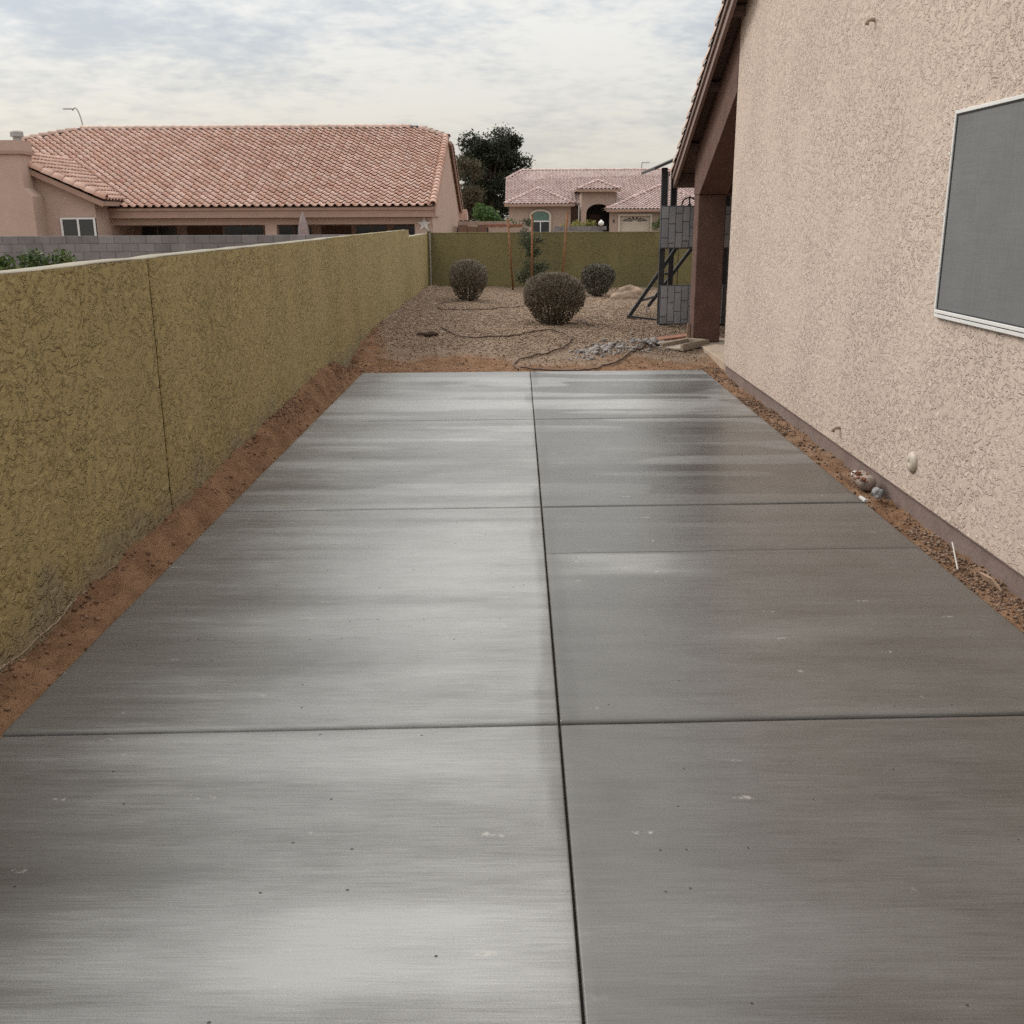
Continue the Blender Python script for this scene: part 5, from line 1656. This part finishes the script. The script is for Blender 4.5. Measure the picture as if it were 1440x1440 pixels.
# ================================================================= SMALL THINGS IN THE YARD
def rock_mesh(name, sx, sy, sz, seed, sub=3, amp=0.35):
    bm = bmesh.new()
    bmesh.ops.create_icosphere(bm, subdivisions=sub, radius=1.0)
    V = np.array([v.co[:] for v in bm.verts])
    F = np.array([[v.index for v in f.verts] for f in bm.faces])
    bm.free()
    d = fbm(V[:, 0]*1.3 + seed, V[:, 1]*1.3 + V[:, 2]*1.1, 3, seed) - 0.5
    d2 = fbm(V[:, 0]*4 + V[:, 2]*2 + seed, V[:, 1]*4, 3, seed + 3) - 0.5
    V = V*(1 + amp*2*d + 0.25*d2)[:, None]
    V[:, 2] = np.where(V[:, 2] > 0, V[:, 2], V[:, 2]*0.35)
    return arr_mesh(name, V*np.array([sx, sy, sz]), F)
bl = mobj('boulder', rock_mesh('boulder', 0.27, 0.2, 0.20, 5, 4), M['rock'], None, (2.10, 19.3, 0.17))
tag(bl, 'higher tan boulder on the gravel near the play tower', 'boulder', 'boulders by the back wall')
bl = mobj('boulder', rock_mesh('boulder', 0.17, 0.15, 0.13, 9, 3), M['rock'], None, (1.88, 19.25, 0.16))
tag(bl, 'lower tan boulder left of the higher one', 'boulder', 'boulders by the back wall')

# drip hoses lying on the gravel
def hose(pts, rad, label):
    P = []
    n = len(pts)
    for i in range(n - 1):
        p0, p1, p2, p3 = [np.array(pts[max(0, min(n-1, i+d))]) for d in (-1, 0, 1, 2)]
        for t in np.linspace(0, 1, 10, endpoint=False):
            P.append(0.5*((2*p1) + (-p0+p2)*t + (2*p0-5*p1+4*p2-p3)*t*t + (-p0+3*p1-3*p2+p3)*t**3))
    P.append(np.array(pts[-1]))
    P3 = [(x, y, zg(x, y) + rad*0.8 + 0.012) for x, y in P]
    o = MB().tube(P3, rad, 7).build('drip_hose', M['hose'], None, smooth=True)
    tag(o, label, 'hose')
hose([(-0.85, 18.25), (-1.1, 18.0), (-1.33, 17.3), (-1.16, 16.45), (-0.6, 16.5), (-0.1, 17.1), (0.12, 17.5), (0.45, 17.6)], 0.009, 'thin brown hose curving from the left shrub past the largest one')
hose([(-1.02, 13.65), (-0.86, 13.2), (-0.68, 12.95), (-0.25, 13.05), (0.1, 13.35), (0.36, 13.58), (0.58, 13.4), (0.67, 13.0), (0.5, 12.4), (0.1, 11.98), (-0.05, 11.65), (0.0, 11.32)], 0.0095, 'brown hose looping in an S across the gravel near slab')
hose([(0.03, 11.38), (0.28, 11.27), (0.70, 11.27), (1.04, 11.60), (1.37, 12.30), (1.62, 12.75), (1.75, 12.9)], 0.011, 'dark thick hose curving from slab joint to the grey stones')
hose([(0.80, 15.1), (0.95, 14.95), (0.93, 14.6), (1.02, 14.1)], 0.009, 'short dark hose end poking out right of the largest shrub')

# pile of grey river stones by the downspout
for i in range(90):
    t = rng.random()
    x = 0.72 + 1.45*t + rng.normal(0, 0.04)
    y = 12.25 + 1.05*t + rng.normal(0, 0.10 + 0.22*t*(1 - t)*2)
    s = rng.uniform(0.018, 0.044)
    o = mobj('river_stone', rock_mesh('river_stone', s*1.25, s, s*0.75, 20 + i, 2, 0.25), M['river'], None, (x, y, zg(x, y) + s*0.25 + (0.03 if abs(t - 0.6) < 0.25 and i % 3 == 0 else 0)))
    o.rotation_euler = (rng.normal(0, 0.25), rng.normal(0, 0.25), rng.uniform(0, 6.28))
    tag(o, 'grey river stone in the heap beside the splash block', 'stone', 'grey stones heaped by the splash block')
P = ground_pts(900, 0.6, 2.3, 11.9, 13.6, lambda x, y: np.abs((y - 12.2) - (x - 0.7)*0.70) < 0.36)
pb = pebbles('small_grey_stones', P, rng.uniform(0.010, 0.026, len(P)), ico(), M['river'], None, 0.8)
tag(pb, 'small grey pebbles strewn among the heaped river stones', 'pebbles', kind='stuff')
# splash block, planks, stake
sb = thing('splash_block', 'pale concrete splash block lying at the foot of column', 'splash block', (2.10, 12.98, zg(2.10, 12.98) + 0.01), R(-38))
MB().box(-0.12, 0.12, -0.34, 0.34, 0.0, 0.03).build('base', M['splash'], sb, bevel=0.006)
for s_ in (-1, 1):
    MB().prism([(s_*0.121, 0.0), (s_*0.165, 0.0), (s_*0.16, 0.085), (s_*0.125, 0.075)], 'y', -0.34, 0.34).build('rim', M['splash'], sb, bevel=0.004)
MB().prism([(-0.119, 0.031), (0.119, 0.031), (0.119, 0.08), (-0.119, 0.08)], 'y', 0.30, 0.34).build('end_rim', M['splash'], sb, bevel=0.004)
pk = MB().box(-0.26, 0.26, -0.05, 0.05, 0, 0.028).build('plank', M['redwood'], None, bevel=0.004)
pk.location = (2.04, 13.62, zg(2.04, 13.62) + 0.05)
pk.rotation_euler = (R(12), R(-5), R(14))
tag(pk, 'reddish board lying behind the pale splash block', 'board')
pk = MB().box(-0.02, 0.02, -0.014, 0.014, -0.06, 0.26).build('wooden_peg', M['wood'], None, bevel=0.003)
pk.location = (2.215, 13.50, zg(2.2, 13.5))
pk.rotation_euler = (R(-4), R(3), 0)
tag(pk, 'short weathered wooden peg standing against the brown column', 'peg')
for i, (x, y, s) in enumerate(((-1.22, 13.08, 0.05), (-1.10, 13.02, 0.055))):
    o = mobj('dirt_lump', rock_mesh('dirt_lump', s*1.6, s, s*0.8, 70 + i, 3, 0.3), plain('dark_lump', (0.05, 0.03, 0.022), 0.95, 0.3, 20.0) if i == 0 else bpy.data.materials['dark_lump'], None, (x, y, zg(x, y) + 0.01))
    tag(o, ('left' if i == 0 else 'right') + ' of two dark lumps lying on gravel near the left wall', 'lump', 'dark lumps on the gravel')

# rubbish along the foundation
jx, jy = 2.155, 6.22
jz = zg(jx, jy)
jug = thing('plastic_bottle', 'crushed clear plastic bottle full of red dirt beside the foundation', 'bottle', (jx, jy, jz + 0.055), 0)
V, F = [], []
prof = [(0.0, 0.004), (0.006, 0.045), (0.05, 0.060), (0.12, 0.055), (0.18, 0.058), (0.215, 0.030), (0.235, 0.020), (0.262, 0.019), (0.265, 0.004)]
sg = 14
for i, (t, r) in enumerate(prof):
    for k in range(sg):
        a_ = 2*math.pi*k/sg
        q = r*(1 + 0.28*(vnoise(k*0.9 + 3, i*1.3, 60) - 0.5))
        V.append((q*math.cos(a_)*0.95, t - 0.11, q*math.sin(a_)*0.82))
for i in range(len(prof)-1):
    for k in range(sg):
        F.append((i*sg+k, i*sg+(k+1) % sg, (i+1)*sg+(k+1) % sg, (i+1)*sg+k))
body = mobj('bottle_body', arr_mesh('bottle_body', np.array(V), [np.array(F)]), M['plastic_clear'], jug)
mobj('bottle_cap', MB().lathe([(0.023, 0), (0.023, 0.022), (0.02, 0.025)], 14, Matrix.Translation((0, 0.15, 0)) @ Matrix.Rotation(R(-90), 4, 'X')).mesh('bottle_cap'), M['white'], jug)
P = rng.normal(0, 1, (60, 3))*np.array([0.020, 0.055, 0.010]) + np.array([-0.022, -0.02, 0.034])
rb = tag(pebbles('rubble', P, rng.uniform(0.006, 0.012, len(P)), ico(), M['rubble'], jug, 0.8), kind='stuff')
fo = mobj('crumpled_plastic', rock_mesh('crumpled_plastic', 0.036, 0.042, 0.045, 44, 3, 0.6), M['foil'], None, (2.165, 5.98, zg(2.16, 5.98) + 0.045))
tag(fo, 'crumpled grey plastic ball beside the crushed bottle', 'litter')
fo = MB().box(-0.014, 0.014, -0.03, 0.03, 0, 0.022).build('paper_scrap', M['white'], None, bevel=0.004)
fo.location = (2.085, 6.0, zg(2.085, 6.0) + 0.012)
fo.rotation_euler = (0.2, 0.3, 0.4)
tag(fo, 'small white paper scrap in front of the crumpled plastic', 'litter')
wh = MB().tube([(2.185, 4.93, zg(2.18, 4.93) + 0.065), (2.125, 4.70, zg(2.125, 4.70) + 0.02)], 0.0038, 8).build('white_stick', M['stick'])
tag(wh, 'thin white stick leaning on the soil beside foundation', 'stick')
ws = MB().prism([(-0.09, 0), (0.07, -0.01), (0.09, 0.012), (-0.02, 0.03)], 'x', -0.006, 0.006).build('wood_scrap', M['wood'])
ws.location = (2.205, 4.52, zg(2.2, 4.52) + 0.02)
ws.rotation_euler = (0.1, -0.3, 0.1)
tag(ws, 'pale splinter of wood against the foundation nearest camera', 'scrap')
